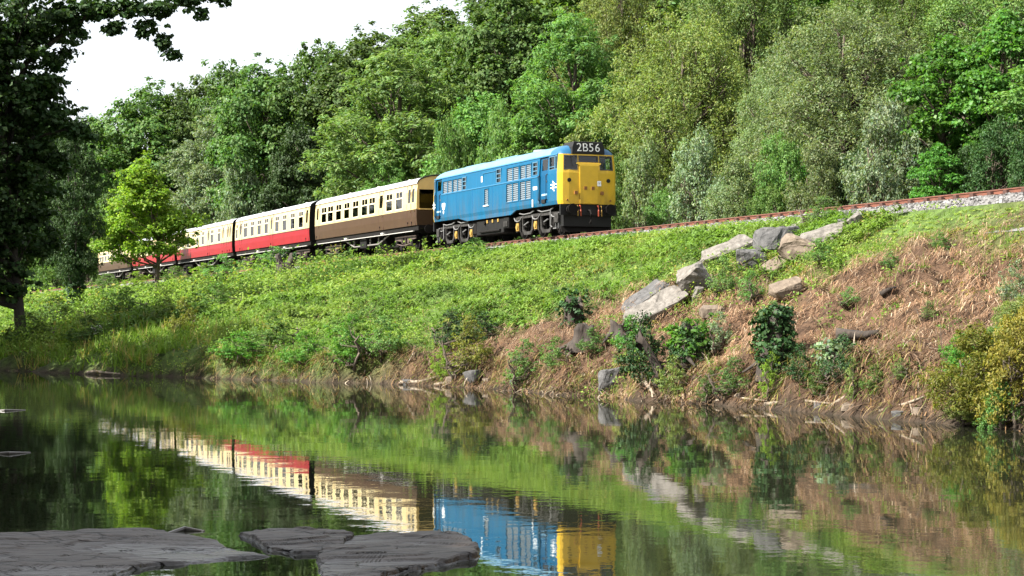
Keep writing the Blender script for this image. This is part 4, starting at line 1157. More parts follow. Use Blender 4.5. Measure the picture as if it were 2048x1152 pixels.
SH = [
 (115,-5.0,470,60,'shrub','light','light bush beyond the tail of the train at the far side of the track'),
 (175,-5.0,440,50,'shrub','silver','silvery bush just left of the tail of the last coach'),
 (50,-5.0,480,60,'shrub','mid','mid green bush at the far left end of the visible track'),
 (-20,-5.0,450,70,'shrub','mid','mid green bush cut by the left edge beyond the track'),
 (235,-5.0,400,60,'shrub','dark','dark bush above the tail of the last coach'),
 (2000,-6.2,250,70,'shrub','shade','shade-dark shrub in the dark hollow under the right edge maple'),  # this and the next two: dark shrubs added as the hollow's deep shade
 (1950,-6.0,300,50,'shrub','shade','low shade-dark shrub left of the dark hollow at the right edge'),
 (2075,-6.0,230,60,'shrub','shade','shade-dark shrub at the far right edge behind the rail'),
 (1830,-6.5,300,60,'shrub','shade','shade-dark shrub between the tall silvery shrub and the bright bush'),
 (1720,-6.5,310,60,'shrub','shade','shade-dark shrub in the gap right of the large grey willow'),
 (1600,-6.8,300,60,'shrub','bright','bright green bramble bush in the gap left of the large grey willow'),
 (1290,-4.9,300,52,'shrub','grey','grey willow shrub right beside the yellow locomotive front'),
 (1395,-5.0,285,66,'shrub','silver','silvery willow shrub below the large yellow olive willow'),
 (1478,-5.2,330,58,'shrub','grey','low grey shrub by the track, second right of the silvery one'),
 (1445,-4.9,375,38,'shrub','silver','smallest silvery shrub, close to the rail in front of the willows'),
 (1560,-5.2,290,55,'shrub','mid','mid green shrub in the dark gap between the two large willows'),
 (1640,-5.0,305,62,'shrub','grey','grey shrub at the foot of the large grey willow'),
 (1775,-4.9,228,82,'shrub','silver','tall silvery shrub beside the straight track, left of the bright maple'),
 (1880,-4.9,285,62,'maple','bright','low bright green bush hanging over the rail below the maple'),
 (1240,-5.2,330,45,'shrub','mid','mid green bush close behind the locomotive cab'),
 (1330,-4.7,392,45,'shrub','light','low light green bush at the rail just right of the buffers'),
 (1540,-4.6,378,48,'shrub','mid','low mid green bush at the rail between the grey shrubs'),
 (905,-5.2,265,55,'shrub','mid','bush peeping over the rear of the locomotive roof'),
 (1000,-5.2,240,58,'shrub','light','light bush peeping over the middle of the locomotive roof'),
 (1165,-5.2,245,55,'maple','yellow','yellow green bush behind the headcode box'),
 (560,-5.0,330,50,'shrub','shade','shade-dark bush over the roof of the front crimson coach'),
 (690,-5.0,300,55,'shrub','mid','bush over the roof of the front brown coach'),
 (480,-5.0,345,50,'shrub','silver','silvery bush over the joint of the two crimson coaches'),
 (395,-5.0,370,50,'shrub','silver','silvery bush over the roof of the third coach'),
 (780,-5.0,280,60,'ash','mid','slender sapling behind the front brown coach'),
]
for t in SH:
    tree_at(*t[:6], t[6], 'shrub', 'shrub', 'shrubs along the far side of the track')

# young tree in front of the train
b = on_bank(313, 592, 95)
hN = (592-325)/F*b.y
plant('young', b, hN, 112/F*b.y, 'lime', 'young lime green tree standing on the bank in front of the rear coaches', 'tree', 'young_tree', rz=0.0)

# dark trees by the river at the left
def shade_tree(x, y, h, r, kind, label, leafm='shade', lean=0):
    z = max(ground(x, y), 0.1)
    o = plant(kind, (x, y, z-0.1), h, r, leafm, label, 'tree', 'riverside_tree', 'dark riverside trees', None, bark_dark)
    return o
# big sycamore: own skeleton with a long limb reaching out over the river
bx = Vector((-0.266*79, 79.0, ground(-0.266*79, 79.0)))
l_big = [(a_-2.0, b_, c_, d_, e_, f_) for a_, b_, c_, d_, e_, f_ in ring_lobes(31, [(2.9, 1.6, 4, 1.0, 0.9), (4.6, 2.0, 5, 1.3, 1.3), (6.5, 2.2, 6, 1.4, 1.4), (9.0, 2.4, 6, 1.5, 1.5), (11.5, 2.5, 6, 1.6, 1.5), (13.8, 2.6, 6, 1.7, 1.4), (16, 2.6, 6, 1.7, 1.4), (9, 0, 1, 2.0, 5)])]
limb = [(0.6, -0.2, 15.2, 1.3, 1.1, 0.8), (2.2, -0.3, 15.9, 1.3, 1.1, 0.7), (3.8, -0.4, 16.2, 1.3, 1.1, 0.6), (5.4, -0.5, 16.3, 1.2, 1.0, 0.6), (7.0, -0.5, 16.2, 0.9, 0.8, 0.5), (8.4, -0.6, 16.6, 0.9, 0.8, 0.45), (9.8, -0.6, 16.7, 0.7, 0.6, 0.4),
 (2.9, -0.4, 15.0, 0.45, 0.45, 0.5), (4.6, -0.4, 15.2, 0.5, 0.5, 0.55), (6.2, -0.4, 15.2, 0.55, 0.5, 0.55), (7.0, -0.3, 14.6, 0.5, 0.45, 0.55), (7.5, -0.3, 14.0, 0.35, 0.35, 0.4), (8.9, -0.5, 16.0, 0.4, 0.4, 0.35),
 (0.6, -0.5, 11.6, 1.2, 1.0, 1.0), (1.7, -0.6, 11.2, 1.0, 0.9, 0.8), (2.7, -0.7, 10.6, 0.8, 0.8, 0.6), (3.5, -0.8, 10.2, 0.55, 0.5, 0.35), (1.2, -0.5, 13.0, 0.9, 0.9, 0.7), (1.0, -0.6, 9.6, 0.9, 0.8, 0.7), (1.9, -0.6, 9.0, 0.5, 0.5, 0.4)]
limb = [(a_, b_, c_ + (0.45 if c_ > 13.5 else 0), d_*0.85, e_*0.85, f_*0.85) for a_, b_, c_, d_, e_, f_ in limb]
big = empty('sycamore_tree', (bx.x, bx.y, bx.z-0.1), 0, 'big dark sycamore at the left edge, one long leafy limb reaching across the sky', 'tree', 'dark riverside trees')
big.scale = (0.86, 0.86, 0.86)
bt = trunk_mesh('trunk', 0.27, 14, l_big, 41, (-1.6, 0.0), 1, 2)
o = link('trunk', bt, big); o.data.materials[0] = bark_dark
lm_ = MB(); lm_.tube([(-1.4, 0, 9.5), (0.2, -0.2, 14.0), (3.4, -0.4, 16.4), (6.7, -0.5, 16.7), (9.6, -0.6, 17.1)], [0.2, 0.16, 0.1, 0.06, 0.015], 7)
lm_.tube([(-1.4, 0, 7.5), (0.6, -0.4, 10.2), (2.2, -0.6, 10.6), (3.6, -0.8, 9.9)], [0.14, 0.1, 0.06, 0.015], 6)
lm_.tube([(5.7, -0.5, 16.6), (6.7, -0.4, 15.6), (7.5, -0.3, 14.5)], [0.04, 0.03, 0.012], 5)
lm_.build('limb', bark_dark, big)
cm = crown_mesh('crown', l_big, 2100, 26, 0.27, 0.22, 0.52, 51, up=0.6, flat=0.4, sprig=0.16, coherent=0.2, inside=0.6, low=-0.95)
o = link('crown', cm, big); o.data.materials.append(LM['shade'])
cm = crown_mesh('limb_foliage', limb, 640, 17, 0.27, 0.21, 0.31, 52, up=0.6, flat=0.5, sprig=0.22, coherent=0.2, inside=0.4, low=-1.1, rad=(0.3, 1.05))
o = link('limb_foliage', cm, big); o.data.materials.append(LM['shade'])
# ivy-clad trunk behind it
b2 = on_bank(150, 626, 90)
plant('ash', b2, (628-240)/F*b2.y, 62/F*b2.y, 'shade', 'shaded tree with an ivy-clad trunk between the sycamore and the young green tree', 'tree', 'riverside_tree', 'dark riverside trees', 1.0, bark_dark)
iv = crown_mesh('ivy', [(0,0,z,0.42,0.42,0.7) for z in (0.3,1.2,2.1,3.0,3.9)], 240, 16, 0.14, 0.12, 0.2, 61, up=0.2)
io = link('ivy', iv, None, b2); iv.materials.append(LM['ivy']); tag(io, 'dark ivy sleeve around the trunk left of the young green tree', 'ivy')
for i, (x, y, h, r, k) in enumerate([(-26.5, 71, 15, 5, 'oak'), (-24.5, 61.5, 15, 5, 'oak2'), (-33, 80, 9, 4, 'oak'), (-39, 145, 17, 4.2, 'oak2')]):
    shade_tree(x, y, h, r, k, ['dark tree just beyond the left edge beside the sycamore', 'dark tree beyond the left edge, nearest the river bend', 'dark tree beyond the left edge behind the sycamore', 'dark tree near the railway glimpsed behind the sycamore trunk'][i])
for i, (x, y, h, r, k) in enumerate([(-15.5, 11, 13, 5.2, 'oak'), (-17.5, 19, 14, 5.2, 'oak2'), (-20, 28, 14, 5, 'oak'), (-13, 3, 12, 5, 'oak2')]):
    shade_tree(x, y, h, r, k, ['tree on the near bank left of the camera shading the flat rocks', 'second tree on the near bank left of the camera', 'third tree on the near bank, upstream of the flat rocks', 'tree on the near bank behind the camera'][i])

# ------------------------------------------------------------------ boulders on the bank
granite = mat('granite', (0.175, 0.16, 0.142), 0.85, color2=(0.075, 0.068, 0.058), nscale=5, bump=0.05, bscale=9)
granite_dark = mat('granite_dark', (0.095, 0.093, 0.092), 0.85, color2=(0.04, 0.04, 0.04), nscale=5, bump=0.05, bscale=8)
granite_tan = mat('granite_tan', (0.165, 0.13, 0.095), 0.85, color2=(0.085, 0.064, 0.046), nscale=5, bump=0.04, bscale=8)
def rock_mesh(dim, seed, npts=17, rough=0.11):
    g = random.Random(seed)
    bm = bmesh.new()
    for sx in (-1, 1):
        for sy in (-1, 1):
            for sz in (-1, 1):
                bm.verts.new((sx*dim[0]/2*g.uniform(0.5, 1), sy*dim[1]/2*g.uniform(0.5, 1), sz*dim[2]/2*g.uniform(0.5, 1)))
    for i in range(max(0, npts-8)):
        v = Vector((g.uniform(-1, 1), g.uniform(-1, 1), g.uniform(-1, 1))); k = max(abs(c) for c in v); v = v/k*g.uniform(0.8, 1.0)
        bm.verts.new((v.x*dim[0]/2, v.y*dim[1]/2, v.z*dim[2]/2))
    r_ = bmesh.ops.convex_hull(bm, input=bm.verts[:])
    junk = [e for e in r_['geom_interior'] + r_['geom_unused'] if isinstance(e, bmesh.types.BMVert)]
    bmesh.ops.delete(bm, geom=list(set(junk)), context='VERTS')
    bmesh.ops.bevel(bm, geom=bm.edges[:] + bm.verts[:], offset=min(dim)*0.045, segments=1, affect='EDGES')
    bmesh.ops.triangulate(bm, faces=bm.faces[:])
    bmesh.ops.subdivide_edges(bm, edges=bm.edges[:], cuts=2, use_grid_fill=True)
    from mathutils import noise
    for v in bm.verts:
        n_ = noise.noise_vector(v.co*2.2 + Vector((seed, 0, 0)))*rough + noise.noise_vector(v.co*7 + Vector((0, seed, 0)))*rough*0.5
        v.co += n_*min(dim)
    m = bpy.data.meshes.new('boulder'); bm.to_mesh(m); bm.free()
    return m
BOULDERS = []
def boulder(px, py, w, dep, h, yaw, pitch, roll, m_, label, seed, lift=0.24, name='boulder', cat='boulder', group='granite boulders down the bank'):
    b = on_bank(px, py)
    k = b.y/F
    BOULDERS.append((b.x, b.y, w*k))
    me_ = rock_mesh((w*k*1.05, dep*k*1.1, h*k*1.1), seed); me_.materials.append(m_)
    o = link(name, me_, None, (b.x, b.y, b.z + h*k*lift), (R(pitch), R(roll), R(yaw)))
    return tag(o, label, cat, group)
boulder(1292,618,125,55,40,10,25,-36,granite_dark,'dark grey tilted slab behind the pale slab at the bottom of the boulder run',1)
boulder(1312,628,128,60,38,16,30,-30,granite,'long pale slab, the lowest of the boulder run, tilted uphill',2)
boulder(1385,572,74,60,52,-12,18,-22,granite,'squarish pale boulder second from the bottom of the run',3)
boulder(1452,520,115,60,38,8,20,-18,granite,'flat pale boulder lying left of the upright grey one',4)
boulder(1508,530,64,55,40,-15,15,8,granite_dark,'small grey wedge in front of the big dark boulder',5)
boulder(1556,498,100,60,60,5,-8,-4,granite_dark,'big dark upright boulder at the middle of the run',6)
boulder(1602,515,92,60,58,-22,10,26,granite_tan,'tan humped boulder right of the big dark one',7)
boulder(1555,545,66,46,30,20,24,-26,granite_tan,'brownish slab lying below the tan humped boulder',8)
boulder(1650,487,110,60,42,-8,18,-14,granite,'long white topped boulder uphill of the tan hump',9)
boulder(1602,462,34,30,22,10,10,-30,granite,'small pale stone above the big dark boulder',10)
boulder(1714,457,36,36,40,0,15,-30,granite,'pale boulder uppermost in the run near the ballast',11)
boulder(1688,458,20,26,30,0,5,-10,granite_dark,'small dark stone beside the uppermost pale boulder',12)
boulder(1424,632,56,40,26,0,10,4,granite_tan,'half buried tan stone below the middle of the run',13)
boulder(1575,585,70,50,26,14,20,-18,granite_tan,'mossy flat stone alone on the brown slope',14)
boulder(1394,604,18,24,46,8,10,16,granite,'thin upright stone under the squarish pale boulder',15)
boulder(1222,782,52,46,56,0,0,0,granite_dark,'dark wet boulder standing at the water edge',16)
boulder(193,668,26,30,16,0,5,-10,mat('pale_stone', (0.62,0.6,0.57), 0.8, noise=0.3, nscale=6),'lone white stone in the grass at the left of the bank',17,0.5)
for i, (px, py, w, h) in enumerate([(820,770,30,14),(905,768,34,16),(950,758,40,26),(978,770,24,12),(1030,772,22,12),(1700,822,40,16),(1640,818,26,14),(1480,800,24,12),(1800,832,34,16),(1840,828,28,18)]):
    lb = ['flat stone furthest left at the foot of the green bank','stone at the water edge below the lime tuft','larger stone at the water edge under the golden bush','small stone right of the golden bush at the water','small stone at the water beside the grass tuft','pale stone at the water below the brown slope','small stone left of the pale one below the brown slope','small stone at the water near the yellow grass tuft','stone at the water left of the big willow bush','stone touching the big willow bush at the water'][i]
    boulder(px,py-6,w,w*0.8,h,rnd.uniform(0,60),0,rnd.uniform(-10,10),[granite_dark,granite_tan][i % 2],lb,60+i,-0.1,'shore_stone','stone','stones along the water edge')

# ------------------------------------------------------------------ flat rock ledges in the river
ledge_m = mat('river_rock', (0.062, 0.049, 0.039), 0.62, color2=(0.018, 0.015, 0.013), nscale=5, bump=0.05, bscale=7, stretch=(0.6, 1.6, 1))
nt = ledge_m.node_tree; p = nt.nodes['Principled BSDF']
ge = nt.nodes.new('ShaderNodeNewGeometry'); sx_ = nt.nodes.new('ShaderNodeSeparateXYZ'); nt.links.new(ge.outputs['Position'], sx_.inputs[0])
wr = nt.nodes.new('ShaderNodeMapRange'); wr.inputs[1].default_value = 0.005; wr.inputs[2].default_value = 0.045; wr.inputs[3].default_value = 0.12; wr.inputs[4].default_value = 0.6
nt.links.new(sx_.outputs['Z'], wr.inputs[0]); nt.links.new(wr.outputs[0], p.inputs['Roughness'])
vo = nt.nodes.new('ShaderNodeTexVoronoi'); vo.feature = 'DISTANCE_TO_EDGE'; vo.inputs['Scale'].default_value = 1.1
mp_ = nt.nodes.new('ShaderNodeMapping'); mp_.inputs['Scale'].default_value = (0.55, 1.5, 1); mp_.inputs['Rotation'].default_value = (0, 0, 0.35)
dn = nt.nodes.new('ShaderNodeTexNoise'); dn.inputs['Scale'].default_value = 2.5; dn.inputs['Detail'].default_value = 5
va = nt.nodes.new('ShaderNodeVectorMath'); va.operation = 'MULTIPLY_ADD'; va.inputs[1].default_value = (0.5, 0.5, 0.5)
nt.links.new(ge.outputs['Position'], dn.inputs['Vector']); nt.links.new(dn.outputs['Color'], va.inputs[0]); nt.links.new(ge.outputs['Position'], va.inputs[2])
nt.links.new(va.outputs[0], mp_.inputs[0]); nt.links.new(mp_.outputs[0], vo.inputs['Vector'])
cr_ = nt.nodes.new('ShaderNodeMapRange'); cr_.inputs[1].default_value = 0.0; cr_.inputs[2].default_value = 0.03; cr_.inputs[3].default_value = 0.25; cr_.inputs[4].default_value = 1.0
nt.links.new(vo.outputs['Distance'], cr_.inputs[0])
wd = nt.nodes.new('ShaderNodeMapRange'); wd.inputs[1].default_value = 0.01; wd.inputs[2].default_value = 0.05; wd.inputs[3].default_value = 0.35; wd.inputs[4].default_value = 1.0
nt.links.new(sx_.outputs['Z'], wd.inputs[0])
m1 = nt.nodes.new('ShaderNodeMath'); m1.operation = 'MULTIPLY'; nt.links.new(cr_.outputs[0], m1.inputs[0]); nt.links.new(wd.outputs[0], m1.inputs[1])
oldc = p.inputs['Base Color'].links[0].from_socket
vs2 = nt.nodes.new('ShaderNodeVectorMath'); vs2.operation = 'SCALE'; nt.links.new(oldc, vs2.inputs[0]); nt.links.new(m1.outputs[0], vs2.inputs['Scale']); nt.links.new(vs2.outputs[0], p.inputs['Base Color'])
b0 = p.inputs['Normal'].links[0].from_node
b3 = nt.nodes.new('ShaderNodeBump'); b3.inputs['Distance'].default_value = 0.03; nt.links.new(cr_.outputs[0], b3.inputs['Height']); nt.links.new(b0.outputs[0], b3.inputs['Normal']); nt.links.new(b3.outputs[0], p.inputs['Normal'])
def ledge(outline, top, tilt, seed, label):
    """outline: list of (x,y) on the water; a slab with layered, worn top"""
    g = np.random.default_rng(seed)
    oc = np.array(outline); c = oc.mean(0)
    n = 150
    # resample the outline
    seg = np.r_[0, np.cumsum(np.linalg.norm(np.diff(np.r_[oc, oc[:1]], axis=0), axis=1))]
    tt = np.linspace(0, seg[-1], n, endpoint=False)
    xs = np.interp(tt, seg, np.r_[oc[:, 0], oc[0, 0]]); ys = np.interp(tt, seg, np.r_[oc[:, 1], oc[0, 1]])
    jit = (fbm(tt*2.2, tt*0+seed, 3, 4) - 0.5)*0.42
    rings = [(1.05, -0.8), (1.02, -0.05), (1.0, 0.25), (0.985, 0.7), (0.96, 0.95)] + [(k_, 1.0) for k_ in np.linspace(0.92, 0.04, 26)]
    V = []
    for k, f in rings:
        px = c[0] + (xs - c[0])*k*(1 + jit*min(1, k)); py = c[1] + (ys - c[1])*k*(1 + jit*min(1, k))
        base = top*f
        z = np.full(n, base, float)
        if f > 0.4:
            z = z + (tilt[0]*(px-c[0]) + tilt[1]*(py-c[1]))*min(1, f) + (fbm(px*1.3, py*2.0, seed, 4) - 0.5)*0.05 + np.floor(fbm(px*0.6+py*0.3, py*1.1, seed+4, 3)*7)*0.015 - 0.035
        V.append(np.stack([px, py, z], -1))
    m = MB(); m.v = [tuple(map(float, p)) for p in np.concatenate(V)]
    for i in range(len(rings)-1):
        for k in range(n):
            k2 = (k+1) % n
            m.f.append((i*n+k, i*n+k2, (i+1)*n+k2, (i+1)*n+k))
    q = len(rings)-1
    m.f.append(tuple(q*n+k for k in range(n)))
    return tag(m.build('rock_ledge', ledge_m, None, None, False), label, 'rock', 'flat rock ledges in the river')
def wpt(px, py, z=0.0):
    a, b = ray(px, py); d = (z - CAM_Z)/b
    return (a*d, d)
ledge([wpt(*p) for p in ((-220,1085),(0,1078),(130,1074),(260,1066),(340,1064),(380,1080),(440,1092),(512,1112),(440,1120),(300,1134),(230,1150),(150,1200),(-220,1240))], 0.03, (0.0, 0.0), 1, 'long flat dark rock at the bottom left corner of the river')
ledge([wpt(*p) for p in ((488,1072),(540,1064),(620,1063),(680,1070),(705,1082),(660,1108),(590,1110),(540,1096))], 0.03, (0.012, 0), 2, 'small flat dark rock in the middle of the three ledges')
ledge([wpt(*p) for p in ((640,1110),(700,1080),(760,1074),(860,1074),(925,1080),(962,1096),(940,1116),(860,1138),(760,1158),(690,1165),(640,1140))], 0.04, (0.028, 0), 3, 'flat dark rock with a raised right edge, rightmost of the three ledges')
for i, (pts_, lb) in enumerate([([(-30,821),(10,822),(52,820)], 'thin waterlogged stick breaking the surface at the left edge, upper one'), ([(-30,906),(20,908),(62,905)], 'thin waterlogged stick breaking the surface at the left edge, lower one'), ([(330,1066),(370,1060),(410,1062)], 'wet branch end beside the long flat rock')]):
    m = MB(); pp = [wpt(*p) for p in pts_]; m.tube([(pp[0][0], pp[0][1], -0.02), (pp[1][0], pp[1][1], 0.02), (pp[2][0], pp[2][1], 0.0)], [0.022, 0.022, 0.012], 7)
    tag(m.build('floating_stick', mat('wet_wood', (0.10, 0.09, 0.08), 0.3, noise=0.4)), lb, 'stick')

# ------------------------------------------------------------------ stumps, bushes and driftwood on the bank
dead = mat('dead_wood', (0.05, 0.037, 0.028), 0.9, color2=(0.018, 0.014, 0.011), nscale=7, bump=0.03, bscale=14, stretch=(1, 1, 0.3))
drift = mat('driftwood', (0.30, 0.25, 0.19), 0.85, color2=(0.14, 0.11, 0.08), nscale=8, bump=0.01, bscale=30)
def stump(px, py, w, h, label, ivy=None, lean=(0, 0), hollow=True, n_ivy=40):
    b = on_bank(px, py); k = b.y/F; w *= k*1.2; h *= k*1.3
    root = empty('tree_stump', b, rnd.uniform(0, 6), label, 'tree stump')
    g = random.Random(px); m = MB(); n = 22
    prof_ = [(-0.4, 1.5), (0.0, 1.3), (0.18, 1.05), (0.4, 0.9), (0.7, 0.86), (1.0, 0.92)]
    ph = [1 + 0.22*math.sin(j*2*math.pi/n*4 + px) + g.uniform(-0.12, 0.12) for j in range(n)]; jag = [0.85 + 0.2*math.sin(j*2*math.pi/n*2 + px) + g.uniform(-0.12, 0.12) for j in range(n)]
    for q, (z, r_) in enumerate(prof_):
        for j in range(n):
            t = 2*math.pi*j/n; rr = w/2*r_*ph[j]
            zz = z*h*(jag[j] if q == len(prof_)-1 else 1)
            m.v.append((rr*math.cos(t)+lean[0]*h*max(z, 0), rr*math.sin(t)+lean[1]*h*max(z, 0), zz))
    for i in range(len(prof_)-1):
        for j in range(n):
            m.f.append((i*n+j, i*n+(j+1) % n, (i+1)*n+(j+1) % n, (i+1)*n+j))
    base = len(m.v); tp = (len(prof_)-1)*n
    for j in range(n):
        x, y, z = m.v[tp+j]; cx, cy = lean[0]*h, lean[1]*h
        m.v.append((cx+(x-cx)*0.7, cy+(y-cy)*0.7, z-0.02))
    for j in range(n): m.f.append((tp+j, tp+(j+1) % n, base+(j+1) % n, base+j))
    m.v.append((lean[0]*h, lean[1]*h, h*0.55)); c = len(m.v)-1
    for j in range(n): m.f.append((base+j, base+(j+1) % n, c))
    for q in range(4):
        a_ = g.uniform(0, 6.28); e_ = w*g.uniform(1.0, 1.6)
        m.tube([(0.3*w*math.cos(a_), 0.3*w*math.sin(a_), h*0.2), (0.65*w*math.cos(a_), 0.65*w*math.sin(a_), 0.0), (e_*math.cos(a_+0.3), e_*math.sin(a_+0.3), -0.25)], [w*0.16, w*0.11, w*0.04], 6)
    m.build('wood', dead, root, None, True)
    if ivy:
        cm_ = crown_mesh('ivy', [(lean[0]*h*0.5, 0, h*0.4, w*0.85, w*0.85, h*0.62), (lean[0]*h, 0, h*0.95, w*0.75, w*0.75, h*0.25)], n_ivy, 14, 0.11, 0.09, 0.16, px, up=0.4, low=-0.9)
        o_ = link('ivy_leaves', cm_, root); cm_.materials.append(LM[ivy])
    return root
stump(571,562,34,40,'squat grey stump sunk in ferns below the crimson coaches','ivy',(0.1,0),True,30)
stump(1152,655,34,46,'hollow forked stump standing on the bare slope left of the boulders','ivy',(-0.25,0),True,44)
stump(1548,725,38,74,'tall ivy clad stump on the brown slope casting a long shadow','ivy',(-0.1,0),True,130)
stump(1378,712,46,46,'stump covered in bright leaves above the ivy by the water','fresh',(-0.1,0),True,70)
stump(1318,745,16,60,'thin black leaning stump between two leafy clumps near the water',None,(-0.5,0))
stump(1168,690,40,30,'low rotten stump below the hollow forked one',None)
stump(1668,735,30,34,'small stump with pale leaves right of the tall ivy stump','silver',(0,0),True,50)
stump(1240,670,30,22,'broken root stump at the lower end of the boulder run',None)
def log(pts_, rad, label, name='log', cat='log', m_=None, lift=0.06, group=None):
    m = MB(); P_ = []
    for px, py in pts_:
        b = on_bank(px, py); P_.append((b.x, b.y, max(b.z, 0) + lift))
    k = len(P_)
    m.tube(P_, [rad*(1 - 0.6*i/max(1, k-1)) for i in range(k)], 8)
    o = m.build(name, m_ or dead, None, None, True)
    return tag(o, label, cat, group)
log([(1672,688),(1700,690),(1730,692),(1756,684)], 0.16, 'rotting log with upturned ends lying on the brown slope', lift=0.2)
log([(1762,598),(1775,590),(1792,582)], 0.08, 'short dark broken post lying on the upper brown slope', lift=0.08)
DR = [([(175,752),(190,745),(215,748),(240,750)],0.07,'pale bleached branch at the water edge far left'),
      ([(800,768),(840,766),(875,756),(915,742)],0.06,'bleached root running up from the water under the lime tuft'),
      ([(870,772),(910,764),(948,752)],0.05,'second bleached root beside the stones under the golden bush'),
      ([(1290,768),(1300,785),(1312,795)],0.06,'bent pale root beside the dark wet boulder'),
      ([(1430,806),(1480,800),(1540,806)],0.04,'long thin driftwood branch under the yellow grass'),
      ([(1530,812),(1600,806),(1660,812)],0.05,'driftwood branch at the water below the tall ivy stump'),
      ([(1660,818),(1690,800),(1712,790)],0.06,'forked driftwood at the foot of the brown slope'),
      ([(1760,828),(1810,815),(1850,800)],0.05,'pale driftwood branch left of the big willow bush'),
      ([(1640,760),(1652,790),(1660,815)],0.025,'thin bare stem hanging down to the water'),
      ([(815,735),(825,715),(830,700)],0.035,'short broken stick upright on the lower green bank'),
      ([(1955,842),(2000,828),(2048,805)],0.03,'thin branch poking out under the big willow bush')]
for p_, r_, lb in DR: log(p_, r_, lb, 'driftwood', 'driftwood', drift, 0.04, 'driftwood along the water edge')

def bush(px, py, w, h, leafm, label, name='bush', kind='bush', lift=0.0):
    b = on_bank(px, py); k = b.y/F
    return plant(kind, (b.x, b.y, b.z + lift), h*k, w/2*k*1.05, leafm, label, 'bush', name, 'bushes on the river bank')
bush(368,672,66,60,'gold','golden brown bush on the low grassy bank left of centre')
bush(940,742,84,84,'gold','golden leaved bush over a dark hollow at the water')
bush(905,700,80,62,'ivy','dark leafy clump behind the golden bush')
bush(960,690,100,50,'ivy','dark spreading clump up the slope from the golden bush')
bush(885,758,56,50,'lime','lime green tuft beside the stones at the water')
bush(1050,765,84,66,'light','light green leafy tuft hanging over the water at centre')
bush(1110,740,70,50,'light','light green clump right of the centre tuft')
bush(1285,770,100,110,'ivy','large glossy ivy mound above the dark wet boulder')
bush(1262,708,70,60,'bright','bright leafy nettles on top of the ivy mound')
bush(1345,790,70,60,'yellow','yellow green grass tuft right of the ivy mound')
bush(1440,700,56,56,'silver','pale leafed bramble between two ivy stumps')
bush(1372,745,80,76,'ivy','dark ivy mass below the stump with bright leaves')
bush(1560,755,90,70,'ivy','dark ivy hanging under the tall ivy stump')
bush(1690,765,90,72,'ivy','dark ivy mass between the small pale leaved stump and the water')
bush(1640,790,70,50,'dark','dark bramble hanging over driftwood left of the dark ivy mass')
bush(1420,800,60,44,'dark','dark bramble at the water left of the yellow grass')
bush(1185,710,60,40,'dark','dark growth around the rotten stump')
bush(1750,790,60,44,'mid','green bramble on the lower brown slope left of the big willow bush')
bush(1800,760,46,30,'olive','olive tuft alone on the lower brown slope')
bush(1860,640,40,26,'olive','olive tuft on the brown slope uphill of the big willow bush')
bush(1700,610,44,28,'light','light green tuft in the middle of the brown slope')
bush(1780,540,40,26,'light','light green tuft high on the brown slope')
bush(1880,500,46,28,'light','light green tuft near the top of the brown slope at the right')
bush(215,578,60,24,'light','low bush at the track edge under the last coach')
bush(275,574,60,24,'lime','low lime bush at the track edge left of the young tree trunk')
bush(350,566,60,26,'light','low bush at the track edge right of the young tree trunk')
bush(405,560,60,26,'lime','low lime bush at the track edge below the third coach')
bush(1470,790,80,56,'dark','dark low bramble at the water below the brown slope')
bush(1545,790,60,66,'lime','lime leaved bramble hanging over driftwood')
bush(1600,770,60,60,'ivy','glossy dark bramble right of the lime one')
bush(1705,800,40,60,'yellow','yellow upright weed clump near the forked driftwood')
bush(1545,650,44,36,'light','small green bramble in the brown slope above the ivy stump')
bush(1500,600,60,44,'light','nettle patch under the small grey wedge boulder')
bush(1450,590,70,60,'mid','nettle patch in the dark hollow of the boulders')
bush(1640,530,60,40,'light','weeds at the foot of the tan humped boulder')
bush(1650,445,80,40,'light','grass tussock above the white topped boulder')
bush(700,720,110,70,'fresh','big fresh green bramble mound at the foot of the green bank')
bush(610,735,100,56,'fresh','fresh green bramble mound left of the biggest one')
bush(480,720,110,44,'fresh','low fresh green mound on the shaded bank')
bush(770,712,90,60,'mid','mid green bramble mound right of the biggest one')
bush(545,690,90,50,'mid','mid green bramble above the shaded bank')
bush(430,630,80,50,'mid','bramble with yellowing leaves left of the centre of the bank')
bush(330,650,70,44,'yellow','yellowing bramble below the young green tree')
bush(250,640,80,50,'light','light bramble on the bank below the tail coach')
bush(110,655,90,50,'dark','dark clump at the foot of the ivy-clad trunk')
bush(60,690,110,50,'dark','shaded clump on the low bank at the left edge')
bush(180,690,100,45,'dark','shaded clump on the low bank right of the leaning trunk')
bush(1965,842,195,165,'gold','big yellow green willow bush hanging over the water at the right edge','willow_bush','shrub')
bush(2045,842,165,200,'rusty','golden orange bush behind the willow bush at the right edge','willow_bush','shrub')
bush(1945,770,120,90,'fresh','fresh green top of growth left of the golden orange bush','willow_bush','shrub')
bush(2035,700,110,90,'yellow','yellow green bush uphill of the golden orange bush at the right edge','willow_bush','shrub')
bush(2005,858,90,90,'light','light green growth low at the water in front of the golden orange bush','willow_bush','shrub')
bush(1935,858,100,60,'yellow','yellow green skirt of growth at the water left of the light green one','willow_bush','shrub')
bush(2000,740,90,80,'light','light green patch between the fresh green growth and the right edge','willow_bush','shrub')
bush(2030,610,70,70,'silver','grey green weed clump high at the right edge')
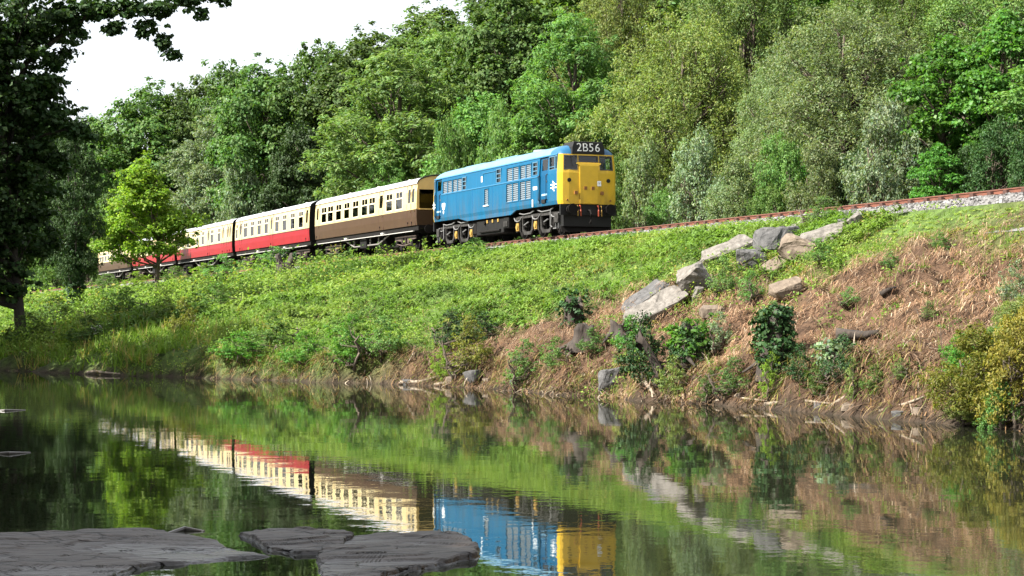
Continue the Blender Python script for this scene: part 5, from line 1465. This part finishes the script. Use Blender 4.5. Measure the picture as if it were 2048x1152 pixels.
# bracken and young scrub beside the rails hiding the wheels
for i, (px, py, w, h, lf, lb) in enumerate([(1105,488,60,20,'lime','lime weeds hiding the wheels under the yellow cab'),(1030,496,60,22,'lime','lime weeds below the front bogie'),(950,504,60,22,'light','light weeds below the fuel tank'),(860,512,90,40,'lime','bracken at the joint of locomotive and brown coach'),(760,518,100,42,'light','bracken below the middle of the front brown coach'),(660,528,100,44,'lime','bracken below the rear of the front brown coach'),(550,545,90,40,'light','bracken below the front crimson coach'),(450,560,90,40,'light','bracken below the joint of the crimson coaches')]):
    bush(px, py, w, h, lf, lb)

# ------------------------------------------------------------------ ground cover
cover = leaf_mat('ground_cover_leaf', (1, 1, 1), 0.36, 0.62, 0.18, 0)
def sample_bank(n, v0, v1, t0=0.0, t1=0.985, clear=0.0):
    v = rng.uniform(v0, v1, n)
    uw = np.interp(v, UW_V, UW_U)
    t = rng.uniform(t0, t1, n)
    uc = 2.95 + clear + (uw - 2.95 - clear)*t
    z, tt, _ = h0(v, uc)
    return v, uc, z, tt
def pick_colors(v, uc, n):
    a = fbm(v*0.35, uc*0.55, 31); b_ = fbm(v*0.6+7, uc*0.9, 44)
    pal = np.array([[0.048,0.095,0.018],[0.095,0.175,0.028],[0.145,0.23,0.040],[0.185,0.25,0.055]])
    f = np.clip((a-0.30)/0.40 + rng.normal(0, 0.12, len(a)), 0, 0.999)*3; i = f.astype(int); w_ = (f-i)[:, None]
    c = pal[i]*(1-w_) + pal[np.minimum(i+1, 3)]*w_
    y_ = (b_ > 0.68)[:, None] & (rng.random((n, 1)) < 0.3)
    return np.where(y_, np.array([0.22, 0.20, 0.045]), c)
# leafy weeds
Ps = []; Cs = []
for n, v0, v1, hs, nl, Ls in ((13000, -2, 54, 0.5, 13, 0.082), (9000, -34, -2, 0.85, 13, 0.14), (5600, -110, -34, 0.9, 12, 0.24), (3500, -240, -110, 1.0, 12, 0.5)):
    v, uc, z, tt = sample_bank(n, v0, v1)
    B = brownness(v, uc, tt)
    dens = fbm(v*0.8, uc*1.1, 77)
    keep = rng.random(n) < (1 - B)*np.clip(0.35 + 1.3*dens, 0, 1) + 0.20*(dens > 0.57)
    v, uc, z, tt = v[keep], uc[keep], z[keep], tt[keep]; m_ = len(v)
    x, y = to_xy(v, uc)
    hp = hs*rng.uniform(0.25, 1.0, m_)*(0.12 + 3.2*fbm(v*0.55, uc*0.8, 55, 3)**2) * (1 - 0.45*B[keep])
    hp *= np.where(uc < 7.5, np.interp(v, [-90, -72, -58, -45, -20, -5], [0.35, 0.35, 0.5, 1.25, 1.35, 1.0]), 1.0)
    hp *= np.where((uc < 4.8) & (v > 22), 0.2, 1.0) * np.where((uc < 5.5) & (v > -18) & (v < 22), 0.6, 1.0)
    hp *= np.where(uc < 4.2, np.interp(v, [-10, 2, 8], [1.0, 0.8, 0.35]), 1.0)
    C0 = pick_colors(v, uc, m_)
    P0 = np.repeat(np.stack([x, y, z], -1), nl, 0); H_ = np.repeat(hp, nl)
    M = m_*nl
    f = rng.uniform(0.15, 1.0, M)
    off = rng.normal(size=(M, 3))*np.array([0.28, 0.28, 0])*np.repeat(hs*(0.45+np.minimum(hp, 0.8)), nl)[:, None]
    pos = P0 + off; pos[:, 2] += f*H_
    nr = unit(np.array([-0.1, -0.15, 0.9]) + rng.normal(size=(M, 3))*0.5)
    sc = rng.uniform(0.6, 1.3, M)*Ls
    Ps.append(leaf_quads(pos, nr, sc, sc*rng.uniform(0.4, 0.75, M))); Cs.append(np.repeat(C0, nl, 0)*rng.uniform(0.65, 1.3, (M, 1)))
bx_ = np.array(BOULDERS); kk = rng.integers(0, 16, 900); ang = rng.uniform(0, 6.28, 900); rr_ = bx_[kk, 2]*rng.uniform(0.55, 1.0, 900)
x = bx_[kk, 0] + np.cos(ang)*rr_; y = bx_[kk, 1] + np.sin(ang)*rr_*0.9; v, uc = to_vu(x, y); z = h0(v, uc)[0]; m_ = 900; nl = 10
P0 = np.repeat(np.stack([x, y, z], -1), nl, 0); M = m_*nl
pos = P0 + rng.normal(size=(M, 3))*np.array([0.13, 0.13, 0]); pos[:, 2] += rng.uniform(0, 0.32, M)*np.repeat(rng.uniform(0.2, 1, m_), nl)
sc = rng.uniform(0.06, 0.12, M)
Ps.append(leaf_quads(pos, unit(np.array([-0.1, -0.15, 0.9]) + rng.normal(size=(M, 3))*0.5), sc, sc*0.55)); Cs.append(np.repeat(pick_colors(v, uc, m_), nl, 0)*rng.uniform(0.7, 1.3, (M, 1)))
n = 2600
v = rng.uniform(-4, 30, n); uc = rng.uniform(2.0, 3.3, n)
keep = rng.random(n) < np.interp(v, [-4, 10, 20, 26], [1, 1, 0.4, 0.03]); v, uc = v[keep], uc[keep]; m_ = len(v); nl = 9
x, y = to_xy(v, uc); z = np.maximum(np.interp(uc, [1.0, 1.9, 4.1], [5.30, 5.25, 4.13]), h0(v, uc)[0]) - 0.02
P0 = np.repeat(np.stack([x, y, z], -1), nl, 0); M = m_*nl
pos = P0 + rng.normal(size=(M, 3))*np.array([0.12, 0.12, 0]); pos[:, 2] += rng.uniform(0, 0.2, M)*np.repeat(rng.uniform(0.3, 1, m_), nl)
sc = rng.uniform(0.06, 0.13, M)
Ps.append(leaf_quads(pos, unit(np.array([-0.1, -0.15, 0.9]) + rng.normal(size=(M, 3))*0.5), sc, sc*0.55)); Cs.append(np.repeat(pick_colors(v, uc, m_), nl, 0)*rng.uniform(0.7, 1.3, (M, 1)))
tag(link('undergrowth', quads('undergrowth', np.concatenate(Ps), np.concatenate(Cs), cover)), kind='stuff')

# bracken fronds
def blades(P0, D, L, W, seg, bend, C):
    """arching blades: P0 (N,3) roots, D (N,3) start directions"""
    N = len(P0); side = unit(np.cross(D, np.array([0, 0, 1.0])) + 1e-6)
    Q = []; p = P0.copy(); d = D.copy()
    for s in range(seg):
        w0 = W*(1 - s/seg)**0.7; w1 = W*(1 - (s+1)/seg)**0.7*(1 if s < seg-1 else 0.2)
        d2 = unit(d + np.array([0, 0, -1.0])*bend)
        p2 = p + d2*(L/seg)[:, None]
        Q.append(np.stack([p - side*w0[:, None]/2, p + side*w0[:, None]/2, p2 + side*w1[:, None]/2, p2 - side*w1[:, None]/2], 1))
        p, d = p2, d2
    return np.concatenate(Q), np.concatenate([C]*seg)
Ps = []; Cs = []
for n, v0, v1, Lf in ((5200, -2, 28, 0.36), (5600, -48, -2, 0.6), (1200, -75, -48, 0.6)):
    v, uc, z, tt = sample_bank(n, v0, v1, 0.0, 0.8)
    B = brownness(v, uc, tt); keep = rng.random(n) < (1-B)*np.clip(fbm(v*0.3, uc*0.3, 91)*2.6 - 0.7, 0, 1)
    v, uc, z = v[keep], uc[keep], z[keep]; m_ = len(v); nf = 11; M = m_*nf
    x, y = to_xy(v, uc); P0 = np.repeat(np.stack([x, y, z + 0.3*Lf + 0.08], -1), nf, 0)
    az = rng.uniform(0, 6.28, M); el = rng.uniform(0.5, 1.25, M)
    D = np.stack([np.cos(az)*np.cos(el), np.sin(az)*np.cos(el), np.sin(el)], -1)
    col = np.repeat((np.array([[0.12, 0.205, 0.05]])*0.45 + pick_colors(v, uc, m_)*0.55)*rng.uniform(0.65, 1.3, (m_, 1)), nf, 0)*rng.uniform(0.85, 1.15, (M, 1))
    L_ = Lf*rng.uniform(0.7, 1.3, M)
    q, c = blades(P0, D, L_, L_*0.16, 4, 0.42, col); Ps.append(q); Cs.append(c)
tag(link('bracken', quads('bracken', np.concatenate(Ps), np.concatenate(Cs), cover)), kind='stuff')

# grass on the low bank, the crest and the water edge
Ps = []; Cs = []
for n, v0, v1, t0, t1, Lg in ((3000, -60, 6, 0.7, 1.0, 0.6), (2600, 4, 54, 0.0, 0.22, 0.20), (1500, 8, 54, 0.9, 1.0, 0.30), (2600, 8, 54, 0.1, 0.9, 0.28)):
    v, uc, z, tt = sample_bank(n, v0, v1, t0, t1)
    B = brownness(v, uc, tt); keep = (rng.random(n) < 1.05 - B*0.85) & ~((uc < 4.3) & (v > 28) & (rng.random(n) < 0.7))
    v, uc, z = v[keep], uc[keep], z[keep]; m_ = len(v); nb_ = 9; M = m_*nb_
    x, y = to_xy(v, uc); P0 = np.repeat(np.stack([x, y, z - 0.02], -1), nb_, 0) + rng.normal(size=(M, 3))*np.array([0.09, 0.09, 0])
    az = rng.uniform(0, 6.28, M); el = rng.uniform(0.7, 1.45, M)
    D = np.stack([np.cos(az)*np.cos(el), np.sin(az)*np.cos(el), np.sin(el)], -1)
    col = np.where(rng.random((m_, 1)) < 0.2, np.array([[0.30, 0.25, 0.09]]), np.array([[0.12, 0.20, 0.03]]))*rng.uniform(0.7, 1.3, (m_, 1))
    col = np.repeat(col, nb_, 0)*rng.uniform(0.8, 1.2, (M, 1)); L_ = Lg*rng.uniform(0.6, 1.4, M)
    q, c = blades(P0, D, L_, np.full(M, 0.018 if v0 > 0 else 0.04), 2, 0.3, col); Ps.append(q); Cs.append(c)
tag(link('grass', quads('grass', np.concatenate(Ps), np.concatenate(Cs), cover)), kind='stuff')

# dead brown bracken litter on the right half of the slope
Ps = []; Cs = []
n = 240000
v, uc, z, tt = sample_bank(n, -14, 55, 0.03, 1.0)
B = brownness(v, uc, tt); keep = rng.random(n) < B*np.clip(3.2*fbm(v*1.1, uc*1.5, 17, 4) - 0.75, 0.08, 1) + 0.04 + 0.25*(fbm(v*0.5, uc*0.7, 55, 3) < 0.36)
v, uc, z, tt = v[keep], uc[keep], z[keep], tt[keep]; M = len(v)
x, y = to_xy(v, uc)
az = rng.normal(0, 1, M)*0.9 + math.atan2(-EN[1], -EN[0]) + 0.5; el = rng.normal(-0.25, 0.35, M)
D = np.stack([np.cos(az)*np.cos(el), np.sin(az)*np.cos(el), np.sin(el)], -1)
P0 = np.stack([x, y, z + rng.uniform(0.0, 0.2, M)*(0.3+1.4*fbm(v*1.1, uc*1.4, 19))], -1)
pal = np.array([[0.215,0.135,0.078],[0.16,0.085,0.045],[0.28,0.20,0.125],[0.085,0.047,0.028],[0.19,0.105,0.056],[0.34,0.27,0.19]])
cl = pal[rng.choice(6, M, p=[0.28,0.2,0.16,0.14,0.16,0.06])]*rng.uniform(0.75, 1.2, (M, 1))*(0.35+1.25*fbm(v*0.55, uc*0.8, 63, 4))[:, None]
L_ = rng.uniform(0.10, 0.40, M)
q, c = blades(P0, D, L_, rng.uniform(0.008, 0.022, M), 2, 0.12, cl)
ns = 1800; k_ = rng.integers(0, M, ns)
az2 = rng.normal(0, 1, ns)*0.8 + math.atan2(-EN[1], -EN[0]) + 0.5; el2 = rng.normal(0.1, 0.4, ns)
D2 = np.stack([np.cos(az2)*np.cos(el2), np.sin(az2)*np.cos(el2), np.sin(el2)], -1)
q2, c2_ = blades(P0[k_] + np.array([0, 0, 0.06]), D2, rng.uniform(0.4, 1.0, ns), rng.uniform(0.008, 0.018, ns), 3, 0.16, pal[rng.choice([2, 4, 5, 3], ns)]*rng.uniform(0.8, 1.2, (ns, 1)))
q = np.concatenate([q, q2]); c = np.concatenate([c, c2_])
litter = leaf_mat('dead_bracken', (1, 1, 1), 0.12, 0.75, 0.25, 0)
tag(link('dead_bracken', quads('dead_bracken', q, c, litter)), kind='stuff')

# tangled twigs and roots along the water edge
n = 4200
v = rng.uniform(9, 46, n); uw = np.interp(v, UW_V, UW_U); uc = uw - rng.uniform(-0.35, 0.9, n)
z = np.maximum(h0(v, uc)[0], 0.0) + rng.uniform(0, 0.12, n)
keep = rng.random(n) < np.clip(fbm(v*0.6, v*0+2, 71)*1.8 - 0.25, 0, 1); v, uc, z = v[keep], uc[keep], z[keep]; M = len(v)
x, y = to_xy(v, uc)
az = rng.uniform(0, 6.28, M); el = rng.normal(0.25, 0.45, M)
D = np.stack([np.cos(az)*np.cos(el), np.sin(az)*np.cos(el), np.sin(el)], -1)
pal = np.array([[0.05,0.035,0.025],[0.11,0.075,0.05],[0.30,0.25,0.19],[0.20,0.12,0.06]])
cl = pal[rng.choice(4, M, p=[0.4, 0.3, 0.12, 0.18])]*rng.uniform(0.7, 1.3, (M, 1))
q, c = blades(np.stack([x, y, z], -1), D, rng.uniform(0.2, 0.9, M), rng.uniform(0.012, 0.04, M), 3, 0.25, cl)
tag(link('shore_twigs', quads('shore_twigs', q, c, litter)), kind='stuff')

# dead and living stems drooping over the water edge
n = 9000
v = rng.uniform(7, 48, n); uw = np.interp(v, UW_V, UW_U) + (fbm(v*0.45, v*0.0+3, 5, 2) - 0.5)*1.3; uc = uw - rng.uniform(0.02, 0.75, n)
z = np.maximum(h0(v, uc)[0], 0.05) + 0.03; x, y = to_xy(v, uc)
keep = rng.random(n) < np.clip(fbm(v*0.9, v*0+5, 23)*1.9 - 0.15, 0.12, 1); v, uc, z, x, y = v[keep], uc[keep], z[keep], x[keep], y[keep]; M = len(v)
az = math.atan2(-EN[1], -EN[0]) + rng.normal(0, 0.9, M); el = rng.uniform(0.0, 1.1, M)
D = np.stack([np.cos(az)*np.cos(el), np.sin(az)*np.cos(el), np.sin(el)], -1)
pal = np.array([[0.20,0.12,0.06],[0.30,0.22,0.12],[0.10,0.06,0.035],[0.10,0.16,0.03],[0.20,0.19,0.05]])
cl = pal[rng.choice(5, M, p=[0.3, 0.18, 0.2, 0.18, 0.14])]*rng.uniform(0.6, 1.3, (M, 1))
q, c = blades(np.stack([x, y, z], -1), D, rng.uniform(0.2, 0.6, M), rng.uniform(0.012, 0.03, M), 3, 0.55, cl)
tag(link('edge_grass', quads('edge_grass', q, c, cover)), kind='stuff')
